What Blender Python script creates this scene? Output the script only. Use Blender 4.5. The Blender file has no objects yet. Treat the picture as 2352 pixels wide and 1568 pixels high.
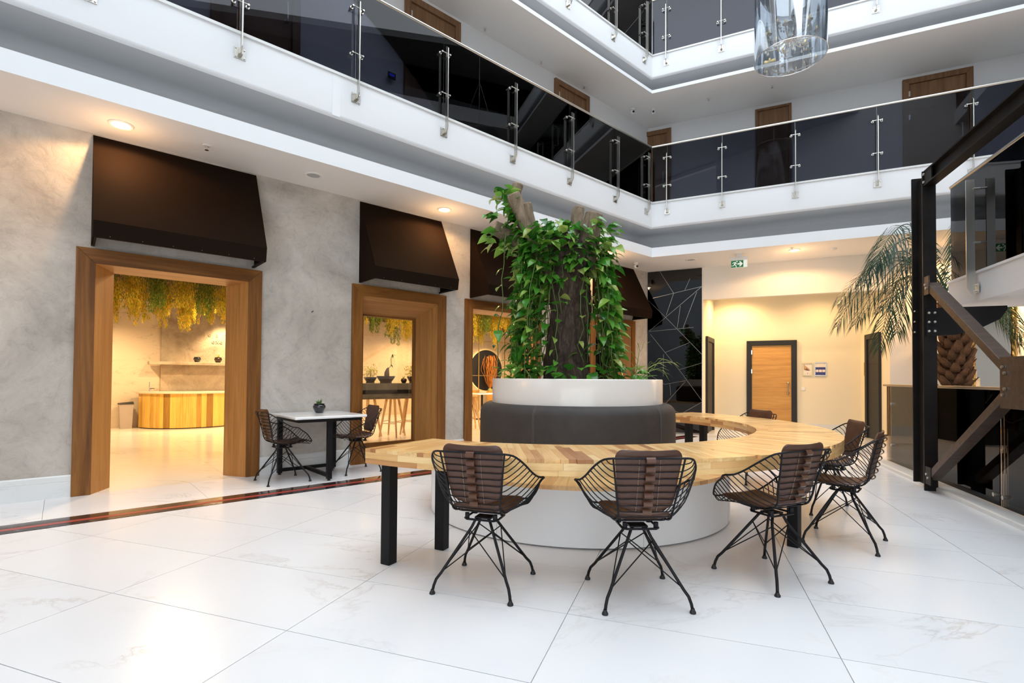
import bpy, bmesh, math, random
import numpy as np
from math import sin, cos, pi, radians, sqrt, atan2
from mathutils import Vector, Matrix

random.seed(7)
SC = bpy.context.scene
COL = SC.collection

# ------------------------------------------------------------------ camera
PITCH, ROLL = 0.0184, 0.0071
cam = bpy.data.cameras.new('camera')
cam.sensor_width = 36.0
cam.lens = 17.861
cam.shift_y = 0.02658
cam.clip_end = 200
camo = bpy.data.objects.new('camera', cam)
COL.objects.link(camo)
fw = Vector((0, cos(PITCH), sin(PITCH)))
up0 = Vector((0, -sin(PITCH), cos(PITCH)))
rt0 = Vector((1, 0, 0))
rt = cos(ROLL) * rt0 + sin(ROLL) * up0
up = -sin(ROLL) * rt0 + cos(ROLL) * up0
M = Matrix((rt, up, -fw)).transposed().to_4x4()
M.translation = Vector((0, 0, 1.2))
camo.matrix_world = M
SC.camera = camo

# ------------------------------------------------------------------ view, sky
SC.view_settings.view_transform = 'Standard'
SC.view_settings.look = 'None'
SC.view_settings.gamma = 1.0
SC.view_settings.use_curve_mapping = False
SC.view_settings.exposure = 0.0
SC.cycles.use_denoising = True
SC.cycles.max_bounces = 9
SC.cycles.diffuse_bounces = 5
SC.cycles.glossy_bounces = 4
SC.cycles.transmission_bounces = 6
SC.cycles.transparent_max_bounces = 14
SC.cycles.caustics_reflective = False
SC.cycles.caustics_refractive = False
SC.cycles.sample_clamp_indirect = 6.0
W = bpy.data.worlds.new('world')
SC.world = W
W.use_nodes = True
bg = W.node_tree.nodes['Background']
bg.inputs[0].default_value = (0.86, 0.93, 1.0, 1)
bg.inputs[1].default_value = 4.5

LAMPS = dict(down=50.0, cafe=330.0, cafe_spot=480.0, recess=165.0)
WARM = (1.0, 0.57, 0.25)
CAFEC = (1.0, 0.70, 0.37)

# ------------------------------------------------------------------ plan frames
dL = np.array([0.7492, 0.6624]); nL = np.array([0.6624, -0.7492]); O = np.array([-4.411, 4.991])
dB = np.array([0.9026, -0.4305]); nB = np.array([-0.4305, -0.9026]); Cw = O + 10.03 * dL
dS = np.array([0.3313, 0.9435]); pS = np.array([0.9435, -0.3313]); S0 = np.array([4.60, 5.57])
angL = atan2(dL[1], dL[0]); angB = atan2(dB[1], dB[0]); angS = atan2(pS[1], pS[0])

def Lp(s, n, z=0.0):
    p = O + dL * s + nL * n
    return (p[0], p[1], z)
def Bp(b, m, z=0.0):
    p = Cw + dB * b + nB * m
    return (p[0], p[1], z)
def Sp(t, q, z=0.0):          # t along the stair line (away), q to the right
    p = S0 + dS * t + pS * q
    return (p[0], p[1], z)
def corner(n, m, z=0.0):
    A = np.array([nL, nB]); r = np.array([n + O @ nL, m + Cw @ nB])
    p = np.linalg.solve(A, r)
    return (p[0], p[1], z)

# ------------------------------------------------------------------ materials
def new_mat(name):
    m = bpy.data.materials.new(name); m.use_nodes = True
    return m, m.node_tree, m.node_tree.nodes['Principled BSDF']
def simple(name, col, rough=0.5, metal=0.0, spec=0.5, coat=0.0, emit=None, estr=0.0):
    m, nt, b = new_mat(name)
    b.inputs['Base Color'].default_value = (*col, 1)
    b.inputs['Roughness'].default_value = rough
    b.inputs['Metallic'].default_value = metal
    b.inputs['Specular IOR Level'].default_value = spec
    b.inputs['Coat Weight'].default_value = coat
    if emit:
        b.inputs['Emission Color'].default_value = (*emit, 1)
        b.inputs['Emission Strength'].default_value = estr
    return m
def N(nt, t, **kw):
    n = nt.nodes.new(t)
    for k, v in kw.items():
        setattr(n, k, v)
    return n
def ramp(nt, stops):
    r = nt.nodes.new('ShaderNodeValToRGB')
    el = r.color_ramp.elements
    while len(el) < len(stops):
        el.new(0.5)
    for e, (p, c) in zip(el, stops):
        e.position = p; e.color = (*c, 1) if len(c) == 3 else c
    return r
def coords(nt, scale=(1, 1, 1), rot=(0, 0, 0), kind='Object'):
    tc = N(nt, 'ShaderNodeTexCoord'); mp = N(nt, 'ShaderNodeMapping')
    mp.inputs['Scale'].default_value = scale; mp.inputs['Rotation'].default_value = rot
    nt.links.new(tc.outputs[kind], mp.inputs['Vector'])
    return mp.outputs['Vector']
def noise(nt, vec, scale, detail=4, rough=0.55, dist=0.0):
    n = N(nt, 'ShaderNodeTexNoise')
    n.inputs['Scale'].default_value = scale; n.inputs['Detail'].default_value = detail
    n.inputs['Roughness'].default_value = rough; n.inputs['Distortion'].default_value = dist
    nt.links.new(vec, n.inputs['Vector'])
    return n.outputs['Fac']
def bump(nt, b, fac, strength=0.3, dist=0.01):
    bp = N(nt, 'ShaderNodeBump')
    bp.inputs['Strength'].default_value = strength; bp.inputs['Distance'].default_value = dist
    nt.links.new(fac, bp.inputs['Height']); nt.links.new(bp.outputs['Normal'], b.inputs['Normal'])
def mixc(nt, fac, a, bcol, mode='MIX'):
    mx = N(nt, 'ShaderNodeMix', data_type='RGBA', blend_type=mode)
    for s, v in ((mx.inputs['Factor'], fac), (mx.inputs[6], a), (mx.inputs[7], bcol)):
        if isinstance(v, (int, float)): s.default_value = v
        elif isinstance(v, tuple): s.default_value = (*v, 1)
        else: nt.links.new(v, s)
    return mx.outputs[2]
def objrand(nt):
    return N(nt, 'ShaderNodeObjectInfo').outputs['Random']

def marble(name, base, vein, rough, scale=1.0, vein_amt=0.5, stretch=(1, 1, 1), tint=0.0, spec=0.5):
    m, nt, b = new_mat(name)
    v = coords(nt, stretch, kind='Generated') if False else None
    geo = N(nt, 'ShaderNodeNewGeometry'); mp = N(nt, 'ShaderNodeMapping')
    mp.inputs['Scale'].default_value = stretch
    oi = N(nt, 'ShaderNodeObjectInfo')
    ad = N(nt, 'ShaderNodeVectorMath', operation='MULTIPLY_ADD')
    nt.links.new(oi.outputs['Random'], ad.inputs[0]); ad.inputs[1].default_value = (37, 19, 11)
    nt.links.new(geo.outputs['Position'], ad.inputs[2])
    nt.links.new(ad.outputs[0], mp.inputs['Vector']); v = mp.outputs['Vector']
    f = noise(nt, v, 1.6 * scale, 7, 0.62, 1.4)
    s = N(nt, 'ShaderNodeMath', operation='SUBTRACT'); nt.links.new(f, s.inputs[0]); s.inputs[1].default_value = 0.5
    a = N(nt, 'ShaderNodeMath', operation='ABSOLUTE'); nt.links.new(s.outputs[0], a.inputs[0])
    r = ramp(nt, [(0.0, (1, 1, 1)), (0.012, (0.35, 0.35, 0.35)), (0.035, (0, 0, 0))]); nt.links.new(a.outputs[0], r.inputs[0])
    f2 = noise(nt, v, 2.1 * scale, 3, 0.5)
    r2 = ramp(nt, [(0.48, (0, 0, 0)), (0.68, (1, 1, 1))]); nt.links.new(f2, r2.inputs[0])
    mul = N(nt, 'ShaderNodeMath', operation='MULTIPLY'); nt.links.new(r.outputs[0], mul.inputs[0]); nt.links.new(r2.outputs[0], mul.inputs[1])
    mul2 = N(nt, 'ShaderNodeMath', operation='MULTIPLY'); nt.links.new(mul.outputs[0], mul2.inputs[0]); mul2.inputs[1].default_value = vein_amt
    c = mixc(nt, mul2.outputs[0], base, vein)
    f3 = noise(nt, v, 0.9 * scale, 4, 0.5)
    r3 = ramp(nt, [(0.3, (1, 1, 1)), (0.75, (0.93, 0.935, 0.95))]); nt.links.new(f3, r3.inputs[0])
    c = mixc(nt, 1.0, c, r3.outputs[0], 'MULTIPLY')
    nt.links.new(c, b.inputs['Base Color'])
    b.inputs['Roughness'].default_value = rough
    b.inputs['Specular IOR Level'].default_value = spec
    return m

def wood(name, c1, c2, c3, along='z', rough=0.45, scale=1.0, rand=0.0):
    m, nt, b = new_mat(name)
    st = {'x': (0.35, 7, 7), 'y': (7, 0.35, 7), 'z': (7, 7, 0.35)}[along]
    tc = N(nt, 'ShaderNodeTexCoord'); mp = N(nt, 'ShaderNodeMapping'); mp.inputs['Scale'].default_value = tuple(k * scale for k in st)
    ad = N(nt, 'ShaderNodeVectorMath', operation='MULTIPLY_ADD')
    nt.links.new(objrand(nt), ad.inputs[0]); ad.inputs[1].default_value = (17, 29, 13)
    nt.links.new(tc.outputs['Object'], ad.inputs[2]); nt.links.new(ad.outputs[0], mp.inputs['Vector'])
    v = mp.outputs['Vector']
    f = noise(nt, v, 1.3, 6, 0.6, 1.2)
    r = ramp(nt, [(0.28, c3), (0.45, c1), (0.62, c2), (0.75, c1)]); nt.links.new(f, r.inputs[0])
    f2 = noise(nt, v, 9, 3, 0.6)
    r2 = ramp(nt, [(0.3, (0.82, 0.82, 0.82)), (0.7, (1.05, 1.05, 1.05))]); nt.links.new(f2, r2.inputs[0])
    c = mixc(nt, 1.0, r.outputs[0], r2.outputs[0], 'MULTIPLY')
    if rand:
        rr = ramp(nt, [(0, (1 - rand, 1 - rand * 1.1, 1 - rand * 1.2)), (0.35, (1, 1, 1)), (1, (1 + rand * .3,) * 3)])
        nt.links.new(objrand(nt), rr.inputs[0])
        c = mixc(nt, 1.0, c, rr.outputs[0], 'MULTIPLY')
    nt.links.new(c, b.inputs['Base Color'])
    b.inputs['Roughness'].default_value = rough
    b.inputs['Specular IOR Level'].default_value = 0.3
    bump(nt, b, f2, 0.08, 0.002)
    return m

def staves(name, along='x', rough=0.28):
    """butcher-block stave: the whole stave takes one tone, drawn per object"""
    m, nt, b = new_mat(name)
    tc = N(nt, 'ShaderNodeTexCoord'); mp = N(nt, 'ShaderNodeMapping'); mp.inputs['Scale'].default_value = (1.2, 16, 16)
    ad = N(nt, 'ShaderNodeVectorMath', operation='MULTIPLY_ADD')
    r1 = objrand(nt)
    nt.links.new(r1, ad.inputs[0]); ad.inputs[1].default_value = (91, 53, 13)
    nt.links.new(tc.outputs['Object'], ad.inputs[2]); nt.links.new(ad.outputs[0], mp.inputs['Vector'])
    f = noise(nt, mp.outputs['Vector'], 1.5, 5, 0.6, 0.8)
    rr = ramp(nt, [(0, (0.42, 0.18, 0.065)), (0.09, (0.56, 0.28, 0.10)), (0.17, (0.74, 0.42, 0.16)), (0.6, (0.83, 0.53, 0.22)), (1, (0.88, 0.62, 0.30))])
    nt.links.new(r1, rr.inputs[0])
    rg = ramp(nt, [(0.3, (0.80, 0.72, 0.62)), (0.55, (1, 1, 1)), (0.8, (1.04, 1.04, 1.02))]); nt.links.new(f, rg.inputs[0])
    c = mixc(nt, 1.0, rr.outputs[0], rg.outputs[0], 'MULTIPLY')
    nt.links.new(c, b.inputs['Base Color'])
    b.inputs['Roughness'].default_value = rough
    b.inputs['Coat Weight'].default_value = 0.15
    b.inputs['Coat Roughness'].default_value = 0.15
    return m

def plaster(name, ca, cb, cc, scale=1.0, rough=0.85, bstr=0.9):
    m, nt, b = new_mat(name)
    v = coords(nt)
    f = noise(nt, v, 1.5 * scale, 8, 0.66, 0.6)
    r = ramp(nt, [(0.30, cc), (0.46, ca), (0.64, cb)]); nt.links.new(f, r.inputs[0])
    f2 = noise(nt, v, 14 * scale, 6, 0.7, 1.0)
    r2 = ramp(nt, [(0.34, (0.86, 0.86, 0.86)), (0.50, (1.0, 1.0, 1.0))]); nt.links.new(f2, r2.inputs[0])
    c = mixc(nt, 1.0, r.outputs[0], r2.outputs[0], 'MULTIPLY')
    nt.links.new(c, b.inputs['Base Color'])
    b.inputs['Roughness'].default_value = rough
    b.inputs['Specular IOR Level'].default_value = 0.25
    bump(nt, b, f2, bstr, 0.012)
    return m

def glass(name, tcol, refl=1.0, rough=0.0, base=0.03):
    m, nt, b = new_mat(name)
    nt.nodes.remove(b)
    out = nt.nodes['Material Output']
    tr = N(nt, 'ShaderNodeBsdfTransparent'); tr.inputs[0].default_value = (*tcol, 1)
    gl = N(nt, 'ShaderNodeBsdfGlossy'); gl.inputs['Color'].default_value = (refl, refl, refl, 1); gl.inputs['Roughness'].default_value = rough
    fr = N(nt, 'ShaderNodeFresnel'); fr.inputs['IOR'].default_value = 1.5
    mx = N(nt, 'ShaderNodeMixShader')
    nt.links.new(fr.outputs[0], mx.inputs[0]); nt.links.new(tr.outputs[0], mx.inputs[1]); nt.links.new(gl.outputs[0], mx.inputs[2])
    nt.links.new(mx.outputs[0], out.inputs[0])
    return m

def leafmat(name, stops, rough=0.35):
    m, nt, b = new_mat(name)
    g = N(nt, 'ShaderNodeNewGeometry')
    ad = N(nt, 'ShaderNodeMath', operation='ADD'); nt.links.new(g.outputs['Random Per Island'], ad.inputs[0]); nt.links.new(objrand(nt), ad.inputs[1])
    fr = N(nt, 'ShaderNodeMath', operation='FRACT'); nt.links.new(ad.outputs[0], fr.inputs[0])
    r = ramp(nt, stops); nt.links.new(fr.outputs[0], r.inputs[0])
    nt.links.new(r.outputs[0], b.inputs['Base Color'])
    b.inputs['Roughness'].default_value = rough
    b.inputs['Subsurface Weight'].default_value = 0.0
    tl = N(nt, 'ShaderNodeBsdfTranslucent'); nt.links.new(r.outputs[0], tl.inputs[0])
    mx = N(nt, 'ShaderNodeMixShader'); mx.inputs[0].default_value = 0.3
    out = nt.nodes['Material Output']
    nt.links.new(b.outputs[0], mx.inputs[1]); nt.links.new(tl.outputs[0], mx.inputs[2]); nt.links.new(mx.outputs[0], out.inputs[0])
    return m

MT = {}
MT['white'] = simple('white_paint', (0.78, 0.80, 0.82), 0.7, spec=0.3)
MT['cove'] = simple('grey_cove_paint', (0.50, 0.505, 0.51), 0.8, spec=0.2)  # the cove's shade is put into this darker grey
MT['soffit'] = simple('soffit_paint', (0.84, 0.82, 0.79), 0.75, spec=0.3)
MT['recess_wall'] = simple('cream_recess_paint', (0.80, 0.73, 0.56), 0.8, spec=0.2)
MT['upper_wall'] = simple('upper_wall_paint', (0.74, 0.735, 0.73), 0.8, spec=0.2)
MT['warm_wall'] = simple('warm_white_paint', (0.80, 0.77, 0.70), 0.8, spec=0.2)
MT['floor'] = marble('white_marble_tile', (0.77, 0.785, 0.80), (0.42, 0.36, 0.31), 0.22, 0.55, 0.4, (1, 1.5, 1), spec=0.35)
MT['corridor'] = marble('corridor_marble', (0.80, 0.81, 0.83), (0.50, 0.51, 0.54), 0.22, 0.7, 0.8, (1, 1.6, 1))
MT['cafe_floor'] = marble('cream_marble', (0.84, 0.80, 0.72), (0.55, 0.47, 0.36), 0.15, 0.9, 0.8, (0.5, 2, 1))
MT['cafe_marble'] = marble('cream_wall_marble', (0.70, 0.57, 0.42), (0.38, 0.30, 0.20), 0.3, 1.0, 1.0, (0.8, 0.8, 2.5))
MT['grout'] = simple('grout', (0.42, 0.42, 0.42), 0.9)
MT['base'] = marble('baseboard_marble', (0.72, 0.735, 0.72), (0.55, 0.57, 0.57), 0.3, 2.0, 0.5)
MT['granite'] = marble('dark_granite', (0.035, 0.020, 0.017), (0.45, 0.40, 0.38), 0.08, 2.0, 0.4)
MT['redline'] = simple('red_inlay', (0.34, 0.045, 0.035), 0.3)
MT['blackstone'] = marble('black_stone', (0.014, 0.013, 0.018), (0.7, 0.7, 0.7), 0.15, 2.0, 0.45)
MT['plaster'] = plaster('grey_plaster', (0.47, 0.43, 0.38), (0.60, 0.56, 0.505), (0.34, 0.31, 0.27), 0.62)
MT['plaster_brown'] = plaster('cafe_plaster', (0.40, 0.32, 0.235), (0.50, 0.41, 0.30), (0.27, 0.20, 0.14), 1.3)
MT['cafe_wall'] = plaster('cafe_sand_wall', (0.66, 0.50, 0.32), (0.72, 0.56, 0.38), (0.58, 0.43, 0.26), 0.8, bstr=0.1)
MT['wood_v'] = wood('portal_wood_upright', (0.165, 0.060, 0.010), (0.25, 0.102, 0.020), (0.085, 0.029, 0.005), 'z', 0.45, 1.0, 0.1)
MT['wood_h'] = wood('portal_wood_level', (0.165, 0.060, 0.010), (0.25, 0.102, 0.020), (0.085, 0.029, 0.005), 'x', 0.45, 1.0, 0.1)
MT['wood_rv'] = wood('reveal_wood_upright', (0.42, 0.19, 0.05), (0.47, 0.22, 0.065), (0.33, 0.14, 0.035), 'z', 0.45, 0.8, 0.12)
MT['wood_rh'] = wood('reveal_wood_level', (0.46, 0.22, 0.075), (0.52, 0.26, 0.10), (0.36, 0.16, 0.05), 'x', 0.45, 0.8, 0.12)
MT['oak'] = wood('oak_veneer', (0.56, 0.30, 0.09), (0.62, 0.35, 0.115), (0.50, 0.26, 0.075), 'x', 0.5, 1.3)
MT['brown_door'] = wood('brown_door_veneer', (0.20, 0.10, 0.045), (0.25, 0.13, 0.06), (0.15, 0.075, 0.035), 'z', 0.5)
MT['slat'] = wood('counter_slat_wood', (0.66, 0.38, 0.08), (0.72, 0.44, 0.10), (0.54, 0.27, 0.06), 'z', 0.4, 1.0, 0.62)
MT['stool'] = wood('stool_wood', (0.60, 0.36, 0.15), (0.65, 0.41, 0.18), (0.50, 0.28, 0.11), 'z', 0.5)
MT['stave'] = staves('table_staves')
MT['fabric_black'] = simple('awning_fabric', (0.0125, 0.0068, 0.0041), 0.8, spec=0.04)
MT['black_metal'] = simple('black_metal', (0.006, 0.006, 0.007), 0.5, spec=0.22)
MT['wire'] = simple('black_wire', (0.007, 0.007, 0.009), 0.45, spec=0.25)
MT['dark_steel'] = None
MT['sofa'] = None
MT['steel'] = simple('brushed_steel', (0.62, 0.60, 0.55), 0.28, 1.0)
MT['chrome'] = simple('chrome', (0.80, 0.80, 0.80), 0.1, 1.0)
MT['seam_metal'] = simple('mirror_seam_metal', (0.40, 0.38, 0.35), 0.22, 1.0)
MT['planter_white'] = simple('white_lacquer', (0.70, 0.67, 0.63), 0.22, spec=0.5, coat=0.2)
MT['drum_white'] = simple('white_laminate', (0.80, 0.82, 0.83), 0.4)
MT['black'] = simple('black_paint', (0.010, 0.010, 0.011), 0.55)
MT['stone_top'] = simple('white_table_stone', (0.78, 0.80, 0.80), 0.15)
MT['concrete'] = plaster('bar_concrete', (0.11, 0.105, 0.085), (0.15, 0.14, 0.115), (0.07, 0.065, 0.05), 2.0, 0.7, 0.2)
MT['ceramic_black'] = simple('glazed_black_ceramic', (0.018, 0.018, 0.022), 0.12, coat=0.4)
MT['bowl'] = simple('brown_bowl', (0.03, 0.014, 0.008), 0.3)
MT['soil'] = simple('soil', (0.035, 0.022, 0.014), 0.95)
MT['soil_warm'] = simple('pebbles', (0.55, 0.42, 0.28), 0.9)
MT['glass_dark'] = glass('smoked_railing_glass', (0.27, 0.28, 0.33), 0.6)
MT['glass_brown'] = glass('bronze_glass', (0.86, 0.78, 0.69), 0.7)
MT['glass_clear'] = glass('clear_glass', (0.93, 0.93, 0.93), 0.9)
MT['mirror_dark'] = simple('smoked_mirror', (0.05, 0.053, 0.057), 0.015, 1.0)
MT['mirror'] = simple('mirror_silver', (0.55, 0.53, 0.50), 0.02, 1.0)
MT['bronze'] = simple('bronze_cap', (0.50, 0.42, 0.31), 0.35, 0.8)
MT['gold'] = simple('gold_leaf_frame', (0.60, 0.42, 0.16), 0.28, 1.0)
MT['lamp_on'] = simple('lamp_lens_lit', (1, 0.95, 0.85), 0.3, emit=(1.0, 0.86, 0.62), estr=22.0)
MT['lamp_off'] = simple('lamp_lens_off', (0.45, 0.45, 0.45), 0.3)
MT['plastic_white'] = simple('white_plastic', (0.78, 0.77, 0.75), 0.4)
MT['green_sign'] = simple('exit_green', (0.004, 0.13, 0.04), 0.4, emit=(0.0, 0.22, 0.06), estr=0.25)
MT['white_sign'] = simple('exit_white', (0.85, 0.88, 0.82), 0.4, emit=(0.9, 1.0, 0.85), estr=0.3)
MT['pothos'] = leafmat('pothos_leaf', [(0.0, (0.022, 0.12, 0.014)), (0.3, (0.05, 0.22, 0.02)), (0.62, (0.11, 0.34, 0.04)), (0.84, (0.26, 0.45, 0.08)), (1.0, (0.42, 0.46, 0.13))], 0.2)
MT['vine'] = simple('vine_stem', (0.09, 0.15, 0.03), 0.6)
MT['palm'] = leafmat('palm_leaflet', [(0.0, (0.006, 0.026, 0.014)), (0.5, (0.010, 0.045, 0.022)), (1.0, (0.024, 0.075, 0.028))], 0.4)
MT['areca'] = leafmat('areca_leaflet', [(0.0, (0.12, 0.24, 0.03)), (0.6, (0.30, 0.42, 0.07)), (1.0, (0.5, 0.55, 0.2))], 0.45)
MT['moss'] = leafmat('hanging_foliage', [(0.0, (0.20, 0.24, 0.02)), (0.3, (0.46, 0.44, 0.03)), (0.65, (0.75, 0.55, 0.04)), (1.0, (0.82, 0.42, 0.05))], 0.6)
MT['moss_green'] = leafmat('hanging_foliage_green', [(0.0, (0.07, 0.13, 0.02)), (0.6, (0.18, 0.26, 0.03)), (1.0, (0.38, 0.40, 0.05))], 0.6)
MT['succulent'] = leafmat('succulent_leaf', [(0.0, (0.04, 0.14, 0.03)), (1.0, (0.14, 0.26, 0.05))], 0.45)
MT['yellow_leaf'] = leafmat('pale_leaf', [(0.0, (0.50, 0.48, 0.08)), (1.0, (0.85, 0.78, 0.40))], 0.5)
MT['twig'] = simple('orange_twig', (0.55, 0.20, 0.03), 0.7)
MT['cut_wood'] = plaster('sawn_branch_wood', (0.42, 0.31, 0.20), (0.52, 0.40, 0.27), (0.30, 0.21, 0.13), 6.0, 0.8, 0.2)
MT['crystal'] = simple('crystal', (0.80, 0.80, 0.76), 0.08, coat=0.5)
MT['film'] = None
MT['blue_led'] = simple('blue_display', (0.01, 0.01, 0.3), 0.3, emit=(0.03, 0.06, 1.0), estr=1.2)
MT['paper'] = simple('poster_paper', (0.80, 0.74, 0.66), 0.6)
MT['paper_tan'] = simple('poster_tan_print', (0.52, 0.33, 0.18), 0.6)
MT['paper_brown'] = simple('poster_brown_print', (0.14, 0.07, 0.03), 0.6)
MT['paper_blue'] = simple('poster_blue_print', (0.04, 0.05, 0.22), 0.6)
MT['bin'] = simple('taupe_bin', (0.40, 0.33, 0.29), 0.4)
MT['led_strip'] = simple('led_strip', (1, .8, .5), 0.4, emit=(1.0, 0.72, 0.32), estr=9.0)
MT['letter'] = simple('raised_letter', (0.40, 0.32, 0.23), 0.8)
MT['dark_cladding'] = simple('dark_wall_cladding', (0.22, 0.215, 0.215), 0.6)  # made-up dark finish of unseen sides, so the glass reflects darkly
MT['cafe_ceiling'] = simple('dark_timber_ceiling', (0.05, 0.025, 0.012), 0.8)
MT['ochre'] = simple('ochre_upholstery', (0.50, 0.26, 0.05), 0.7)

def _dark_steel():
    m, nt, b = new_mat('blackened_steel')
    v = coords(nt)
    f = noise(nt, v, 3.5, 6, 0.65)
    r = ramp(nt, [(0.35, (0.007, 0.006, 0.006)), (0.62, (0.016, 0.013, 0.011)), (0.76, (0.045, 0.034, 0.028))]); nt.links.new(f, r.inputs[0])
    nt.links.new(r.outputs[0], b.inputs['Base Color'])
    b.inputs['Roughness'].default_value = 0.45; b.inputs['Metallic'].default_value = 0.1; b.inputs['Specular IOR Level'].default_value = 0.2
    return m
MT['dark_steel'] = _dark_steel()
def _rust_steel():
    m, nt, b = new_mat('brown_steel')
    v = coords(nt, (1, 8, 8))
    f = noise(nt, v, 2.5, 6, 0.65)
    r = ramp(nt, [(0.3, (0.035, 0.020, 0.014)), (0.6, (0.075, 0.045, 0.030)), (0.8, (0.13, 0.085, 0.06))]); nt.links.new(f, r.inputs[0])
    nt.links.new(r.outputs[0], b.inputs['Base Color'])
    b.inputs['Roughness'].default_value = 0.42; b.inputs['Metallic'].default_value = 0.2
    return m
MT['rust_steel'] = _rust_steel()
def _leather(name, ca, cb, rough):
    m, nt, b = new_mat(name)
    v = coords(nt)
    f = noise(nt, v, 9, 5, 0.6)
    r = ramp(nt, [(0.3, ca), (0.7, cb)]); nt.links.new(f, r.inputs[0])
    nt.links.new(r.outputs[0], b.inputs['Base Color'])
    b.inputs['Roughness'].default_value = rough
    f2 = noise(nt, v, 160, 3, 0.6); bump(nt, b, f2, 0.12, 0.001)
    return m
MT['leather'] = _leather('brown_leather', (0.060, 0.024, 0.014), (0.095, 0.040, 0.023), 0.42)
MT['leather_strap'] = _leather('strap_leather', (0.085, 0.034, 0.018), (0.125, 0.053, 0.028), 0.38)
MT['stitch'] = simple('pale_stitching', (0.30, 0.22, 0.15), 0.8)
MT['sofa'] = _leather('charcoal_upholstery', (0.028, 0.024, 0.022), (0.040, 0.034, 0.031), 0.7)
MT['seam'] = simple('upholstery_seam', (0.10, 0.09, 0.085), 0.8)
def _bark(name, ca, cb, cc, sc):
    m, nt, b = new_mat(name)
    v = coords(nt, (1, 1, 0.3))
    f = noise(nt, v, sc, 8, 0.75, 1.5)
    r = ramp(nt, [(0.34, ca), (0.5, cb), (0.66, cc)]); nt.links.new(f, r.inputs[0])
    nt.links.new(r.outputs[0], b.inputs['Base Color'])
    b.inputs['Roughness'].default_value = 0.9
    bump(nt, b, f, 0.9, 0.03)
    return m
MT['bark'] = _bark('tree_bark', (0.018, 0.011, 0.008), (0.060, 0.037, 0.026), (0.15, 0.105, 0.075), 14)
MT['branch'] = _bark('branch_bark', (0.12, 0.085, 0.055), (0.24, 0.175, 0.115), (0.36, 0.28, 0.19), 9)
MT['palm_bark'] = _bark('palm_bark', (0.035, 0.016, 0.009), (0.10, 0.048, 0.022), (0.22, 0.12, 0.06), 8)
def _film():
    m, nt, b = new_mat('mirror_film')
    nt.nodes.remove(b); out = nt.nodes['Material Output']
    tr = N(nt, 'ShaderNodeBsdfTransparent'); tr.inputs[0].default_value = (0.66, 0.70, 0.74, 1)
    gl = N(nt, 'ShaderNodeBsdfGlossy'); gl.inputs['Color'].default_value = (0.86, 0.90, 0.94, 1); gl.inputs['Roughness'].default_value = 0.04
    lw = N(nt, 'ShaderNodeLayerWeight'); lw.inputs[0].default_value = 0.35
    r = ramp(nt, [(0, (0.42,) * 3), (1, (0.95,) * 3)]); nt.links.new(lw.outputs['Facing'], r.inputs[0])
    mx = N(nt, 'ShaderNodeMixShader'); nt.links.new(r.outputs[0], mx.inputs[0])
    nt.links.new(tr.outputs[0], mx.inputs[1]); nt.links.new(gl.outputs[0], mx.inputs[2]); nt.links.new(mx.outputs[0], out.inputs[0])
    return m
MT['film'] = _film()

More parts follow.
